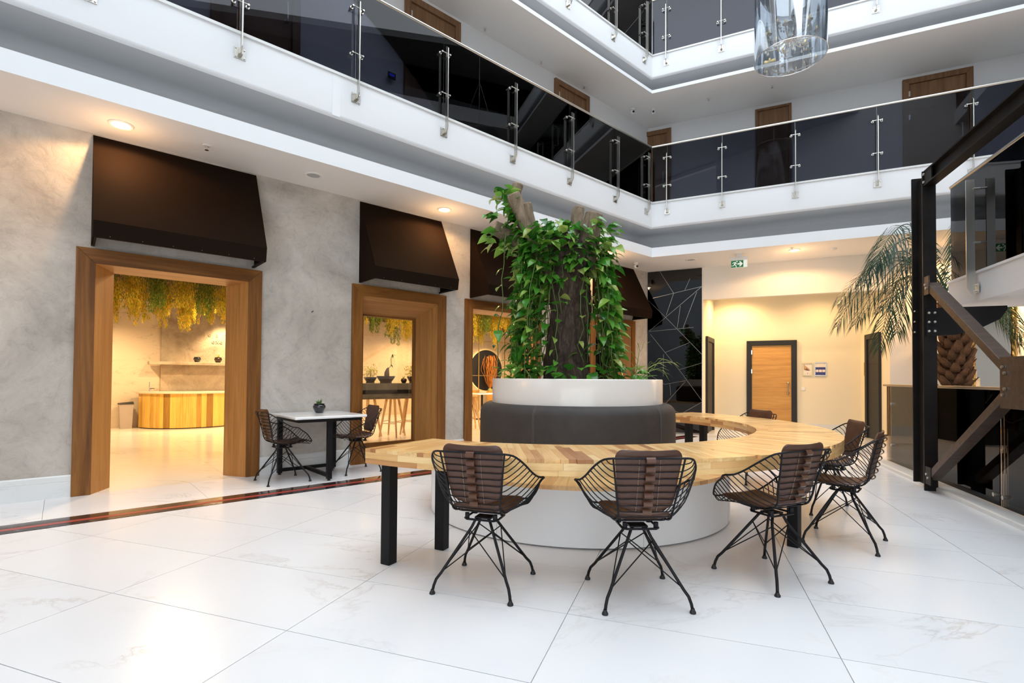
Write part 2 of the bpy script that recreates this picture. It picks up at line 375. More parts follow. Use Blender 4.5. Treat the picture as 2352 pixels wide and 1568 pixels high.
# ------------------------------------------------------------------ mesh helpers
class MB:
    def __init__(s):
        s.v = []; s.f = []
    def add(s, vs, fs):
        o = len(s.v); s.v += [tuple(map(float, p)) for p in vs]; s.f += [tuple(o + i for i in f) for f in fs]; return s
    def box(s, x0, x1, y0, y1, z0, z1):
        return s.add([(x0, y0, z0), (x1, y0, z0), (x1, y1, z0), (x0, y1, z0), (x0, y0, z1), (x1, y0, z1), (x1, y1, z1), (x0, y1, z1)],
                     [(0, 3, 2, 1), (4, 5, 6, 7), (0, 1, 5, 4), (1, 2, 6, 5), (2, 3, 7, 6), (3, 0, 4, 7)])
    def loft(s, loops, closed=True, caps=True):
        n = len(loops[0]); vs = [p for l in loops for p in l]; fs = []
        for i in range(len(loops) - 1):
            for j in range(n if closed else n - 1):
                k = (j + 1) % n
                fs.append((i * n + j, i * n + k, (i + 1) * n + k, (i + 1) * n + j))
        if caps and closed:
            fs.append(tuple(range(n))[::-1]); fs.append(tuple((len(loops) - 1) * n + j for j in range(n)))
        return s.add(vs, fs)
    def prism(s, poly, z0, z1):           # poly in xy
        return s.loft([[(x, y, z0) for x, y in poly], [(x, y, z1) for x, y in poly]])
    def prism_y(s, poly, y0, y1):         # poly in xz
        return s.loft([[(x, y0, z) for x, z in poly], [(x, y1, z) for x, z in poly]])
    def prism_x(s, poly, x0, x1):         # poly in yz
        return s.loft([[(x0, y, z) for y, z in poly], [(x1, y, z) for y, z in poly]])
    def tube(s, path, r, sides=6, closed=False, caps=True, squash=None):
        P = [Vector(p) for p in path]; n = len(P)
        rs = r if isinstance(r, (list, tuple)) else [r] * n
        loops = []; prev = None
        for i in range(n):
            if closed: t = P[(i + 1) % n] - P[i - 1]
            else: t = P[min(i + 1, n - 1)] - P[max(i - 1, 0)]
            if t.length < 1e-9: t = Vector((0, 0, 1))
            t.normalize()
            if prev is None:
                a = Vector((0, 0, 1)) if abs(t.z) < 0.9 else Vector((1, 0, 0))
                u = t.cross(a).normalized()
            else:
                u = prev - t * prev.dot(t)
                if u.length < 1e-6: u = t.cross(Vector((0, 0, 1)))
                u.normalize()
            w = t.cross(u); prev = u
            loops.append([P[i] + (u * cos(2 * pi * k / sides) + w * sin(2 * pi * k / sides)) * rs[i] for k in range(sides)])
        if closed:
            loops.append(loops[0]); return s.loft(loops, True, False)
        return s.loft(loops, True, caps)
    def bar(s, p, q, w, h, upv=(0, 0, 1)):   # rectangular bar between two points
        p = Vector(p); q = Vector(q); t = (q - p).normalized(); u = t.cross(Vector(upv)).normalized(); w_ = u.cross(t)
        def ring(c): return [c + u * w / 2 + w_ * h / 2, c - u * w / 2 + w_ * h / 2, c - u * w / 2 - w_ * h / 2, c + u * w / 2 - w_ * h / 2]
        return s.loft([ring(p), ring(q)])
    def lathe(s, prof, segs=24, c=(0, 0), a0=0.0, a1=2 * pi, caps=True):
        full = abs(a1 - a0 - 2 * pi) < 1e-6
        k = segs if full else segs + 1
        loops = [[(c[0] + r * cos(a0 + (a1 - a0) * j / segs), c[1] + r * sin(a0 + (a1 - a0) * j / segs), z) for j in range(k)] for r, z in prof]
        return s.loft(loops, full, caps and full)
    def ball(s, c, r, seg=8, rings=6, sz=1.0):
        prof = [(max(1e-4, r * sin(pi * i / rings)), -r * sz * cos(pi * i / rings)) for i in range(rings + 1)]
        loops = [[(c[0] + rr * cos(2 * pi * j / seg), c[1] + rr * sin(2 * pi * j / seg), c[2] + z) for j in range(seg)] for rr, z in prof]
        return s.loft(loops)
    def mesh(s, name, mat, smooth=False, recalc=True, angle=40):
        me = bpy.data.meshes.new(name)
        me.from_pydata(s.v, [], s.f)
        if recalc:
            bm = bmesh.new(); bm.from_mesh(me)
            bmesh.ops.recalc_face_normals(bm, faces=bm.faces); bm.to_mesh(me); bm.free()
        if smooth:
            me.polygons.foreach_set('use_smooth', [True] * len(me.polygons))
            if angle < 180: me.set_sharp_from_angle(angle=radians(angle))
        if mat: me.materials.append(mat)
        me.update()
        return me

def obj(name, me, parent=None, loc=(0, 0, 0), rotz=0.0, rot=None, scale=None, bev=0.0, seg=2):
    o = bpy.data.objects.new(name, me); COL.objects.link(o)
    if parent: o.parent = parent
    o.location = loc
    o.rotation_euler = rot if rot else (0, 0, rotz)
    if scale is not None: o.scale = scale if isinstance(scale, tuple) else (scale,) * 3
    if bev:
        b = o.modifiers.new('bevel', 'BEVEL'); b.width = bev; b.segments = seg; b.limit_method = 'ANGLE'
    return o
def part(name, mb, mat, parent, smooth=False, bev=0.0, label=None, angle=40, recalc=True, **kw):
    o = obj(name, mb.mesh(name, MT[mat] if isinstance(mat, str) else mat, smooth, recalc, angle), parent, bev=bev, **kw)
    if label: o['label'] = label
    return o
def thing(name, label, cat, loc=(0, 0, 0), rotz=0.0, group=None):
    o = bpy.data.objects.new(name, None); COL.objects.link(o)
    o.empty_display_size = 0.1
    o.location = loc; o.rotation_euler = (0, 0, rotz)
    o['label'] = label; o['category'] = cat
    if group: o['group'] = group
    return o
def tag(o, label, cat, group=None):
    o['label'] = label; o['category'] = cat
    if group: o['group'] = group
    return o
def struct(name, mb, mat, loc=(0, 0, 0), rotz=0.0, smooth=False, bev=0.0, angle=40):
    o = part(name, mb, mat, None, smooth, bev, angle=angle, loc=loc, rotz=rotz); o['kind'] = 'structure'
    return o
def sroot(name, loc=(0, 0, 0), rotz=0.0):
    o = bpy.data.objects.new(name, None); COL.objects.link(o); o.empty_display_size = 0.1
    o.location = loc; o.rotation_euler = (0, 0, rotz); o['kind'] = 'structure'
    return o
def copy_tree(o, parent=None):
    c = o.copy(); COL.objects.link(c)
    if parent: c.parent = parent
    for ch in list(o.children): copy_tree(ch, c)
    return c
def wall_between(name, P, Q, th, z0, z1, mat):
    P = Vector((P[0], P[1], 0)); Q = Vector((Q[0], Q[1], 0)); d = Q - P
    return struct(name, MB().box(0, d.length, 0, th, z0, z1), mat, loc=P, rotz=atan2(d.y, d.x))
def catmull(pts, n=6):
    P = [Vector(p) for p in pts]; out = []
    for i in range(len(P) - 1):
        a = P[max(i - 1, 0)]; b = P[i]; c = P[i + 1]; d = P[min(i + 2, len(P) - 1)]
        for k in range(n):
            t = k / n
            out.append(0.5 * ((2 * b) + (c - a) * t + (2 * a - 5 * b + 4 * c - d) * t * t + (3 * b - a - 3 * c + d) * t ** 3))
    out.append(P[-1]); return out
def clip(poly, nx, ny, c):            # keep nx*x+ny*y >= c
    out = []
    for i in range(len(poly)):
        p = poly[i]; q = poly[(i + 1) % len(poly)]
        a = nx * p[0] + ny * p[1] - c; b = nx * q[0] + ny * q[1] - c
        if a >= 0: out.append(p)
        if a * b < 0:
            t = a / (a - b); out.append((p[0] + (q[0] - p[0]) * t, p[1] + (q[1] - p[1]) * t))
    return out
def area(p):
    return 0.5 * abs(sum(p[i][0] * p[(i + 1) % len(p)][1] - p[(i + 1) % len(p)][0] * p[i][1] for i in range(len(p)))) if len(p) > 2 else 0

# ================================================================== STRUCTURE
H0 = 3.654                    # ground floor soffit
Z1 = 4.765                    # first gallery floor
Z2 = 7.770                    # second gallery floor

# ---- floor: a bed of grout with every tile an object on it
floor = struct('floor', MB().box(-14, 14, -5, 22, -0.15, -0.006), 'grout')
e1 = np.array([cos(-0.3378), sin(-0.3378)]); e2 = np.array([-e1[1], e1[0]]); T0 = np.array([-2.195, 2.823])
TS, TT, GAP = 1.207, 0.627, 0.0022
for i in range(-6, 9):
    for j in range(-5, 15):
        base = T0 + e1 * TS * i + e2 * TT * j
        poly = [base + e1 * GAP + e2 * GAP, base + e1 * (TS - GAP) + e2 * GAP, base + e1 * (TS - GAP) + e2 * (TT - GAP), base + e1 * GAP + e2 * (TT - GAP)]
        poly = [tuple(p) for p in poly]
        poly = clip(poly, nL[0], nL[1], O @ nL + 1.268)
        if poly: poly = clip(poly, nB[0], nB[1], Cw @ nB + 0.002)
        if poly: poly = clip(poly, -pS[0], -pS[1], -(S0 @ pS) - 0.03)
        if poly: poly = clip(poly, 0, 1, 0.0)
        if poly and area(poly) > 0.01:
            c = sum(np.array(p) for p in poly) / len(poly)
            if c[1] > 12 or c[0] < -6: continue
            part('floor_tile', MB().prism([(p[0] - c[0], p[1] - c[1]) for p in poly], -0.012, 0.0), 'floor', floor, loc=(c[0], c[1], 0))
# corridor tiles along the cafe front
for k in range(-3, 9):
    s0, s1 = -0.11 + 1.2 * k + 0.0015, -0.11 + 1.2 * (k + 1) - 0.0015
    s1 = min(s1, 10.03)
    part('corridor_tile', MB().box(0, s1 - s0, 0, 0.955 + 0.02, -0.012, 0), 'corridor', floor, loc=Lp(s0, 0.953), rotz=angL)
# cafe tiles
for a in range(-2, 13):
    for b in range(0, 7):
        part('cafe_tile', MB().box(0.001, 1.199, 0.001, 1.199, -0.012, 0), 'cafe_floor', floor, loc=Lp(a * 1.2 - 0.9, -0.02 - b * 1.2), rotz=angL)
# tiles of the door recess and of the hall beyond the stair
for a in range(0, 5):
    for b in range(0, 3):
        part('hall_tile', MB().box(0.001, 0.899, 0.001, 0.799, -0.012, 0), 'floor', floor, loc=Bp(1.2 + a * 0.9, 0.0 - b * 0.8), rotz=angB)
hall_poly = [Sp(-4.6, 0.0), Sp(-4.6, 4.4), Sp(4.0, 4.4), Sp(4.0, 0.0)]
for a in range(-5, 5):
    for b in range(0, 5):
        p = [Sp(a * 0.9, 0.34 + b * 0.9), Sp(a * 0.9, 1.238 + b * 0.9), Sp(a * 0.9 + 0.898, 1.238 + b * 0.9), Sp(a * 0.9 + 0.898, 0.34 + b * 0.9)]
        p = clip([q[:2] for q in p], nB[0], nB[1], Cw @ nB + 0.0)
        if p and area(p) > 0.02:
            c = sum(np.array(q) for q in p) / len(p)
            part('hall_tile', MB().prism([(q[0] - c[0], q[1] - c[1]) for q in p], -0.012, 0), 'corridor', floor, loc=(c[0], c[1], 0))
# inlaid strip along the corridor: granite, red line, black stone
for nm, n0, n1, mt in (('trim_1', 0.955, 1.10, 'granite'), ('trim_2', 1.10, 1.165, 'redline'), ('trim_3', 1.172, 1.262, 'blackstone')):
    k = 0
    struct(nm, MB().box(0, 18.0, n0 - n1, 0, -0.012, 0.002), mt, loc=Lp(-8, n0), rotz=angL)

# ---- left wall with its four openings
OPEN = [(0.077, 1.797, 'door'), (2.945, 4.480, 'window'), (4.850, 6.570, 'door'), (7.975, 9.510, 'window')]
mb = MB()
xs = -14.0
for a, b, k in OPEN:
    mb.box(xs, a + 0.06, 0, 0.16, 0, 3.70); mb.box(a + 0.06, b - 0.06, 0, 0.16, 2.42, 3.70); xs = b - 0.06
mb.box(xs, 10.03, 0, 0.16, 0, 3.70)
struct('wall_left', mb, 'plaster', loc=Lp(0, 0), rotz=angL)
struct('wall_left_upper', MB().box(-14, 10.2, 0, 0.16, 3.72, 12), 'upper_wall', loc=Lp(0, 0), rotz=angL)
# baseboards of the left wall
for a, b in ((-8, 0.077), (1.797, 2.945), (4.480, 4.850), (6.570, 7.975), (9.510, 10.0)):
    mb = MB().prism_x([(-0.022, 0), (-0.022, 0.150), (-0.017, 0.154), (-0.020, 0.158), (-0.020, 0.205), (-0.012, 0.217), (0.0, 0.217), (0.0, 0)], 0, b - a)
    struct('baseboard_left', mb, 'base', loc=Lp(a, 0), rotz=angL)

# ---- back wall: mirror bay, bulkhead over the recess, plain wall to the right
struct('wall_back', MB().box(-0.1, 1.20, 0, 0.12, 0, 3.70).box(4.54, 10.5, 0, 0.12, 0, 3.70).box(1.20, 4.54, 0, 0.14, 2.95, 3.70), 'warm_wall', loc=Bp(0, 0), rotz=angB)
struct('wall_back_upper', MB().box(-1.0, 10.5, 0, 0.12, 3.72, 12), 'upper_wall', loc=Bp(0, 0), rotz=angB)
wall_between('wall_recess_left', Bp(1.20, -0.001), Bp(1.32, -1.5), 0.1, 0, 3.4, 'recess_wall')
wall_between('wall_recess_back', Bp(1.22, -1.5), Bp(4.42, -1.5), 0.1, 0, 3.4, 'recess_wall')
wall_between('wall_recess_right', Bp(4.32, -1.5), Bp(4.54, -0.001), 0.1, 0, 3.4, 'recess_wall')
struct('ceiling_recess', MB().box(1.15, 4.6, 0.14, 1.62, 3.30, 3.40), 'warm_wall', loc=Bp(0, 0), rotz=angB)
mb = MB().box(0, 3.0, -0.015, 0, 0, 0.215)
struct('baseboard_back', mb, 'base', loc=Bp(1.32, -1.5), rotz=angB)
struct('baseboard_right', MB().box(4.54, 9.5, -0.015, 0, 0, 0.175), 'base', loc=Bp(0, 0), rotz=angB)

# ---- galleries: fascia, cove and soffit swept round the corner
def sweep(name, prof, mat, closed=False, s_start=-14.0, b_end=9.2):
    """prof: (d, z); d = distance back from the fascia face, None = back to the wall"""
    A, K, B = [], [], []
    for d, z in prof:
        n = 0.88 - d if d is not None else -0.02
        m = 1.43 - d if d is not None else -0.02
        A.append(Lp(s_start, n, z)); K.append(corner(n, m, z)); B.append(Bp(b_end, m, z))
    mb = MB().loft([A, K, B], closed, False)
    o = obj(name, mb.mesh(name, MT[mat], True, True, 50)); o['kind'] = 'structure'
    return o
def gallery(tag_a, tag_b, tag_c, zt, zb, ze, zc, cove):
    cap = [(0.30, zt), (-0.018, zt), (-0.018, zt - 0.03), (0.002, zt - 0.034)]
    sweep(tag_a, cap, 'base')
    pr = [(0.0, zt - 0.03), (0.0, zb + 0.04), (0.004, zb + 0.02), (0.016, zb + 0.006), (0.04, zb)]
    sweep(tag_b, pr, 'white')
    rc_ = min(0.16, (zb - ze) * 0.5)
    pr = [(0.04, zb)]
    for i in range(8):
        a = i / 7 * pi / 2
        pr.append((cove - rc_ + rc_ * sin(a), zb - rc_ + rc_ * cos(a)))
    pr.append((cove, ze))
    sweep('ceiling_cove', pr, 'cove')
    sweep('trim_band', [(cove + 0.02, ze), (0.0, ze), (0.0, zc)], 'white')
    sweep(tag_c, [(0.0, zc), (None, zc)], 'soffit')
    sweep('floor_gallery', [(0.28, zt - 0.002), (None, zt - 0.002)], 'corridor')
gallery('trim_4', 'trim_5', 'ceiling', Z1, 4.235, 3.842, H0, 0.64)
gallery('trim_6', 'trim_7', 'ceiling_upper', Z2, 7.29, 7.05, 6.985, 0.45)
gallery('trim_8', 'trim_9', 'ceiling_top', 10.775, 10.29, 10.05, 9.985, 0.30)

struct('trim_joint', MB().box(2.29, 2.385, -0.884, -0.879, 4.245, 4.73), 'white', loc=Lp(0, 0), rotz=angL)
# ---- unseen sides of the atrium, invented to shape light and reflections
def unseen_side(sfx, P, Q):
    wall_between('wall_' + sfx, P, Q, 0.15, 0, 12, 'dark_cladding')
    P = Vector((P[0], P[1], 0)); Q = Vector((Q[0], Q[1], 0)); d = Q - P
    for z in (Z1, Z2, 10.775):
        struct('trim_' + sfx, MB().box(0, d.length, -1.2, -0.002, z - 0.5, z), 'white', loc=P, rotz=atan2(d.y, d.x))
        o = struct('window_' + sfx, MB().box(0, d.length, -1.16, -1.145, z, z + 1.1), 'glass_dark', loc=P, rotz=atan2(d.y, d.x))
    struct('wall_ground_' + sfx, MB().box(0.0, d.length, -0.1, -0.01, 0, 3.6), 'warm_wall', loc=P, rotz=atan2(d.y, d.x))
unseen_side('right', Bp(10.3, 0), Sp(-11.5, 4.6))
# the front: an unseen glazed facade, added for frontal daylight, with piers and transoms
P_ = Vector((9.0, -4.6, 0)); Q_ = Vector((*Lp(-14.4, -0.2)[:2], 0)); d_ = Q_ - P_; wl = d_.length; ra = atan2(d_.y, d_.x)
GW = 13.0
mb = MB().box(0, 6.0, 0, 0.2, 0.35, 5.4).box(0, GW, 0, 0.2, 0, 0.35).box(0, GW, 0, 0.2, 5.4, 12).box(GW, wl, 0, 0.2, 0, 7.9).box(GW, wl, 0, 0.2, 11.7, 12)
x = 0.0
while x < wl:
    if x > GW: mb.box(x, x + 0.22, 0, 0.2, 7.9, 11.7)
    else: mb.box(x, x + 0.22, 0, 0.2, 0.35, 5.4)
    x += 2.6
for z in (3.2,):
    mb.box(0, GW, 0, 0.2, z, z + 0.15)
struct('wall_front', mb, 'upper_wall', loc=P_, rotz=ra)
struct('window_front', MB().box(0, GW, 0.09, 0.10, 0.35, 5.4), 'glass_clear', loc=P_, rotz=ra)

# unseen slabs added to block sky right and front; the rest is open skylight
struct('roof_right', MB().box(3.6, 9.0, -14, 9, 11.9, 12.1), 'dark_cladding', loc=Sp(0, 0), rotz=angS)

struct('roof_front', MB().box(-15, -1.5, -16, 0, 11.9, 12.1), 'dark_cladding', loc=Lp(0, 0), rotz=angL)

# ---- cafe shell behind the left wall
struct('wall_cafe_back', MB().box(-2.6, 14.4, 8.1, 8.25, 0, 3.0), 'cafe_wall', loc=Lp(0, 0), rotz=angL)
struct('wall_cafe_marble', MB().box(-2.6, 1.74, 7.98, 8.1, 0, 2.95), 'cafe_marble', loc=Lp(0, 0), rotz=angL)
struct('wall_cafe_plaster', MB().box(1.74, 4.6, 7.90, 8.1, 0, 2.95), 'plaster_brown', loc=Lp(0, 0), rotz=angL)
struct('wall_cafe_side', MB().box(-2.75, -2.6, 0.16, 8.2, 0, 3.0).box(14.4, 14.55, 0.16, 8.2, 0, 3.0), 'cafe_marble', loc=Lp(0, 0), rotz=angL)
struct('ceiling_cafe', MB().box(-2.7, 14.5, 0.16, 8.2, 2.95, 3.05), 'cafe_ceiling', loc=Lp(0, 0), rotz=angL)

# ================================================================== PORTALS
def portal(name, s0, s1, kind):
    w = s1 - s0; H = 2.48; f = 0.152
    r = sroot(name, Lp(s0, 0), angL)
    D, sp = (0.27, 0.165) if kind == 'door' else (0.36, 0.16)
    dz = 0.03 if kind == 'door' else 0.20
    y0 = -0.035
    zb = 0.0 if kind == 'door' else 0.12
    part('jamb', MB().prism_y([(0, 0), (f, 0), (f, H - f), (0, H)], y0, 0.04), 'wood_v', r, bev=0.003)
    part('jamb', MB().prism_y([(w, 0), (w - f, 0), (w - f, H - f), (w, H)], y0, 0.04), 'wood_v', r, bev=0.003)
    part('head', MB().prism_y([(0.001, H), (f, H - f + 0.0005), (w - f, H - f + 0.0005), (w - 0.001, H)], y0, 0.04), 'wood_h', r, bev=0.003)
    zt = H - f - dz
    t = 0.03
    for sgn in (0, 1):
        x0, x1 = (f, f + sp) if sgn == 0 else (w - f, w - f - sp)
        e = -t if sgn == 0 else t
        m_ = MB().loft([[(x0, y0 + 0.012, zb), (x1, D, zb), (x1 + e, D, zb), (x0 + e, y0 + 0.012, zb)],
                        [(x0, y0 + 0.012, H - f), (x1, D, zt), (x1 + e, D, zt), (x0 + e, y0 + 0.012, H - f)]])
        part('reveal_panel', m_, 'wood_rv', r)
    m_ = MB().loft([[(f, y0 + 0.012, H - f), (f + sp, D, zt), (f + sp, D, zt + t), (f, y0 + 0.012, H - f + t)],
                    [(w - f, y0 + 0.012, H - f), (w - f - sp, D, zt), (w - f - sp, D, zt + t), (w - f, y0 + 0.012, H - f + t)]])
    part('head_panel', m_, 'wood_rh', r)
    # lining behind the splay back to the cafe
    xa, xb = f + sp, w - f - sp
    if kind == 'door':
        part('lining', MB().box(xa - 0.05, xa, D, D + 0.03, 0, zt), 'wood_v', r)
        part('lining', MB().box(xb, xb + 0.05, D, D + 0.03, 0, zt), 'wood_v', r)
        part('lining', MB().box(xa - 0.05, xb + 0.05, D, D + 0.03, zt, zt + 0.07), 'wood_h', r)
    else:
        part('sill', MB().prism_x([(y0, 0), (y0, 0.12), (D, 0.20), (D, 0)], f - 0.001, w - f + 0.001), 'wood_h', r)
        for a, b in ((xa - 0.01, xa + 0.035), (xb - 0.035, xb + 0.01)):
            part('sash', MB().box(a, b, D, D + 0.05, 0.18, zt), 'wood_v', r)
        part('sash', MB().box(xa, xb, D, D + 0.05, zt - 0.03, zt + 0.01), 'wood_h', r)
        part('sash', MB().box(xa, xb, D, D + 0.05, 0.18, 0.225), 'wood_h', r)
        part('pane', MB().box(xa + 0.03, xb - 0.03, D + 0.02, D + 0.028, 0.22, zt - 0.025), 'glass_clear', r)
    # wall thickness closing piece around the back of the splay
    part('backing', MB().box(0.07, f + 0.03, 0.158, D + 0.02, 0, H - 0.02), 'cafe_wall', r)
    part('backing', MB().box(w - f - 0.03, w - 0.07, 0.158, D + 0.02, 0, H - 0.02), 'cafe_wall', r)
    part('backing', MB().box(0.07, w - 0.07, 0.158, D + 0.02, H - f, H + 0.1), 'cafe_wall', r)
    return r
portal('door_1', *OPEN[0]); portal('window_1', *OPEN[1]); portal('door_2', *OPEN[2]); portal('window_2', *OPEN[3])

# ================================================================== DOORS
def flush_door(name, P, rotz, w, h, frame_mat, leaf_mat, fw_=0.11, handle=True, panels=True):
    r = sroot(name, P, rotz)
    part('frame', MB().prism_y([(0, 0), (fw_, 0), (fw_, h - fw_), (0, h)], -0.05, 0.0), frame_mat, r, bev=0.004)
    part('frame', MB().prism_y([(w, 0), (w - fw_, 0), (w - fw_, h - fw_), (w, h)], -0.05, 0.0), frame_mat, r, bev=0.004)
    part('frame', MB().prism_y([(0.001, h), (fw_, h - fw_ + .0005), (w - fw_, h - fw_ + .0005), (w - 0.001, h)], -0.05, 0.0), frame_mat, r, bev=0.004)
    if panels:
        hs = [0.005, 0.52, 1.03, 1.54, h - fw_ - 0.004]
        for a, b in zip(hs[:-1], hs[1:]):
            part('door_panel', MB().box(fw_ + 0.003, w - fw_ - 0.003, -0.022, 0.0, a + 0.0015, b - 0.0015), leaf_mat, r)
    else:
        part('leaf', MB().box(fw_ + 0.003, w - fw_ - 0.003, -0.02, 0.0, 0.005, h - fw_ - 0.004), leaf_mat, r)
    if handle:
        x = w - fw_ - 0.07
        h_ = part('handle', MB().tube(catmull([(x, -0.022, 1.13), (x, -0.075, 1.13), (x, -0.08, 1.10), (x, -0.08, 0.93), (x, -0.075, 0.90), (x, -0.022, 0.90)], 4), 0.011, 8), 'steel', r, True)
        part('rose', MB().ball((x, -0.025, 1.13), 0.028, 10, 6), 'steel', h_, True)
        part('rose', MB().ball((x, -0.025, 0.90), 0.028, 10, 6), 'steel', h_, True)
        for z in (0.30, 1.35, 1.80):
            part('hinge', MB().box(fw_ - 0.012, fw_ + 0.014, -0.056, -0.02, z, z + 0.10), 'steel', r)
    return r
flush_door('door_3', Bp(2.043, -1.499), angB, 1.047, 2.12, 'black', 'oak')
d4 = Vector(Bp(1.32, -1.5)) - Vector(Bp(1.20, 0))
flush_door('door_4', Bp(1.226, -0.28), atan2(d4.y, d4.x) + 0.0, 0.95, 2.17, 'black', 'black', handle=False)
d5 = Vector(Bp(4.54, 0)) - Vector(Bp(4.32, -1.5))
flush_door('door_5', Bp(4.372, -1.15), atan2(d5.y, d5.x), 0.76, 2.17, 'black', 'black', handle=False)
flush_door('door_6', Bp(-0.52, 0.0, Z1), angB, 1.04, 2.12, 'brown_door', 'brown_door', 0.10)
flush_door('door_7', Bp(2.235, 0.0, Z1), angB, 0.672, 2.14, 'brown_door', 'brown_door', 0.05, False, False)
flush_door('door_8', Bp(4.76, 0.0, Z1), angB, 1.04, 2.145, 'brown_door', 'brown_door', 0.10)
flush_door('door_9', Lp(1.2, 0.0, Z1), angL, 1.0, 2.14, 'brown_door', 'brown_door', 0.10)
flush_door('door_10', Lp(3.7, 0.0, Z1), angL, 1.0, 2.14, 'brown_door', 'brown_door', 0.10)
flush_door('door_11', Lp(6.9, 0.0, Z1), angL, 1.0, 2.14, 'brown_door', 'brown_door', 0.10)
flush_door('door_12', Bp(2.3, 0.0, Z2), angB, 0.9, 2.14, 'brown_door', 'brown_door', 0.10)
flush_door('door_13', Lp(6.0, 0.0, Z2), angL, 1.0, 2.14, 'brown_door', 'brown_door', 0.10)

# ================================================================== RAILINGS
def railing(frame, zf, stations, a0, a1, label):
    if frame == 'L':
        pt, rz, face, off = Lp, angL, 0.88, 0
    else:
        pt, rz, face, off = Bp, angB, 1.43, 0
    r = thing('glass_railing', label, 'railing', pt(0, face, zf), rz)
    cuts = [a0] + list(stations) + [a1]
    for a, b in zip(cuts[:-1], cuts[1:]):
        if b - a > 0.08:
            part('glass_pane', MB().box(a + 0.004, b - 0.004, 0.012, 0.024, 0.0, 1.115), 'glass_dark', r)
    part('handrail', MB().tube([(a0, 0.018, 1.125), (a1, 0.018, 1.125)], 0.021, 10), 'steel', r, True)
    for k in stations:
        p = part('post', MB().prism_x([(-0.10, -0.19), (-0.065, -0.245), (-0.045, -0.245), (-0.045, 0.925), (-0.055, 0.94), (-0.10, 0.90)], k - 0.006, k + 0.006), 'steel', r)
        b_ = MB().box(k - 0.055, k + 0.055, -0.008, 0.0, -0.285, -0.17)
        for dx in (-0.04, 0.04):
            for dz in (-0.27, -0.185): b_.ball((k + dx, -0.009, dz), 0.009, 6, 4)
        b_.box(k - 0.02, k + 0.02, -0.05, -0.008, -0.25, -0.20)
        part('base_plate', b_, 'steel', p)
        for z in (0.29, 0.85):
            c = MB().tube([(k - 0.07, -0.05, z), (k + 0.07, -0.05, z)], 0.006, 6)
            for dx in (-0.065, 0.065):
                c.tube([(k + dx, -0.055, z), (k + dx, 0.012, z)], 0.011, 8)
                c.tube([(k + dx, -0.004, z), (k + dx, 0.012, z)], 0.02, 8)
            part('clamp', c, 'steel', p, True)
    return r
SL = [-3.65, -2.4, -1.14, 0.115, 1.315, 2.575, 3.835, 5.09, 6.375, 7.635, 8.645]
SBk = [0.645, 1.66, 2.88, 4.10, 5.345, 6.6, 7.8]
sc_ = corner(0.88, 1.43)
sK = (np.array(sc_[:2]) - O) @ dL; bK = (np.array(sc_[:2]) - Cw) @ dB
railing('L', Z1, SL, -5, sK, 'first-floor smoked glass railing along the left gallery over the cafe front')
railing('B', Z1, SBk, bK, 9.0, 'first-floor smoked glass railing along the back gallery over the corridor')
railing('L', Z2, [-1.2, 0.05, 1.3, 2.55, 3.8, 5.06, 6.32, 7.56, 8.56], -4, sK, 'uppermost smoked glass railing on the left, cut by the top of the photo')
railing('B', Z2, [0.626, 1.648, 2.87, 4.092, 5.3, 6.5], bK, 9.0, 'uppermost smoked glass railing at the back, behind the chandelier')

# ================================================================== AWNINGS
def awning(s0, s1, label):
    r = thing('awning', label, 'awning', Lp(s0, 0, 2.505), angL, 'awnings over the cafe openings')
    w = s1 - s0
    yt, zt, yv, zv, yb = -0.012, 1.128, -0.50, 0.155, -0.475
    th = 0.012
    part('top_panel', MB().loft([[(0, yt, zt), (0, yv, zv), (0, yv + 0.015, zv), (0, yt + 0.010, zt)], [(w, yt, zt), (w, yv, zv), (w, yv + 0.015, zv), (w, yt + 0.010, zt)]]), 'fabric_black', r)
    part('valance', MB().loft([[(0, yv, zv - 0.001), (0, yb, 0.0), (0, yb + th, 0.0), (0, yv + 0.015, zv - 0.001)], [(w, yv, zv - 0.001), (w, yb, 0), (w, yb + th, 0), (w, yv + 0.015, zv - 0.001)]]), 'fabric_black', r)
    for x in (0.0, w - 0.008):
        part('side_panel', MB().prism_x([(-0.004, zt - 0.006), (yv + 0.016, zv), (yb + 0.013, 0.001), (-0.004, 0.001)], x + 0.001, x + 0.007), 'fabric_black', r)
    part('frame_bar', MB().box(0.012, w - 0.012, yb + 0.014, yb + 0.034, 0.0, 0.02), 'black_metal', r)
    for x in (0.010, w - 0.030):
        part('frame_bar', MB().box(x, x + 0.02, yb + 0.034, -0.002, 0.0, 0.02), 'black_metal', r)
    k = int(w / 0.25)
    b = MB()
    for i in range(k):
        b.ball(((i + 0.5) * w / k, yb - 0.001, 0.02), 0.0035, 6, 4)
    part('rivets', b, 'steel', r)['kind'] = 'stuff'
    return r
awning(0.188, 1.715, 'leftmost black sloped awning, lit warm at its upper left, over the open doorway')
awning(3.045, 4.385, 'black sloped awning over the window with the bonsai behind, second from left')
awning(4.952, 6.478, 'dark unlit awning partly hidden behind the left side of the leafy tree')
awning(8.06, 9.465, 'rightmost black awning, beside the smoked mirror and right of the tree')

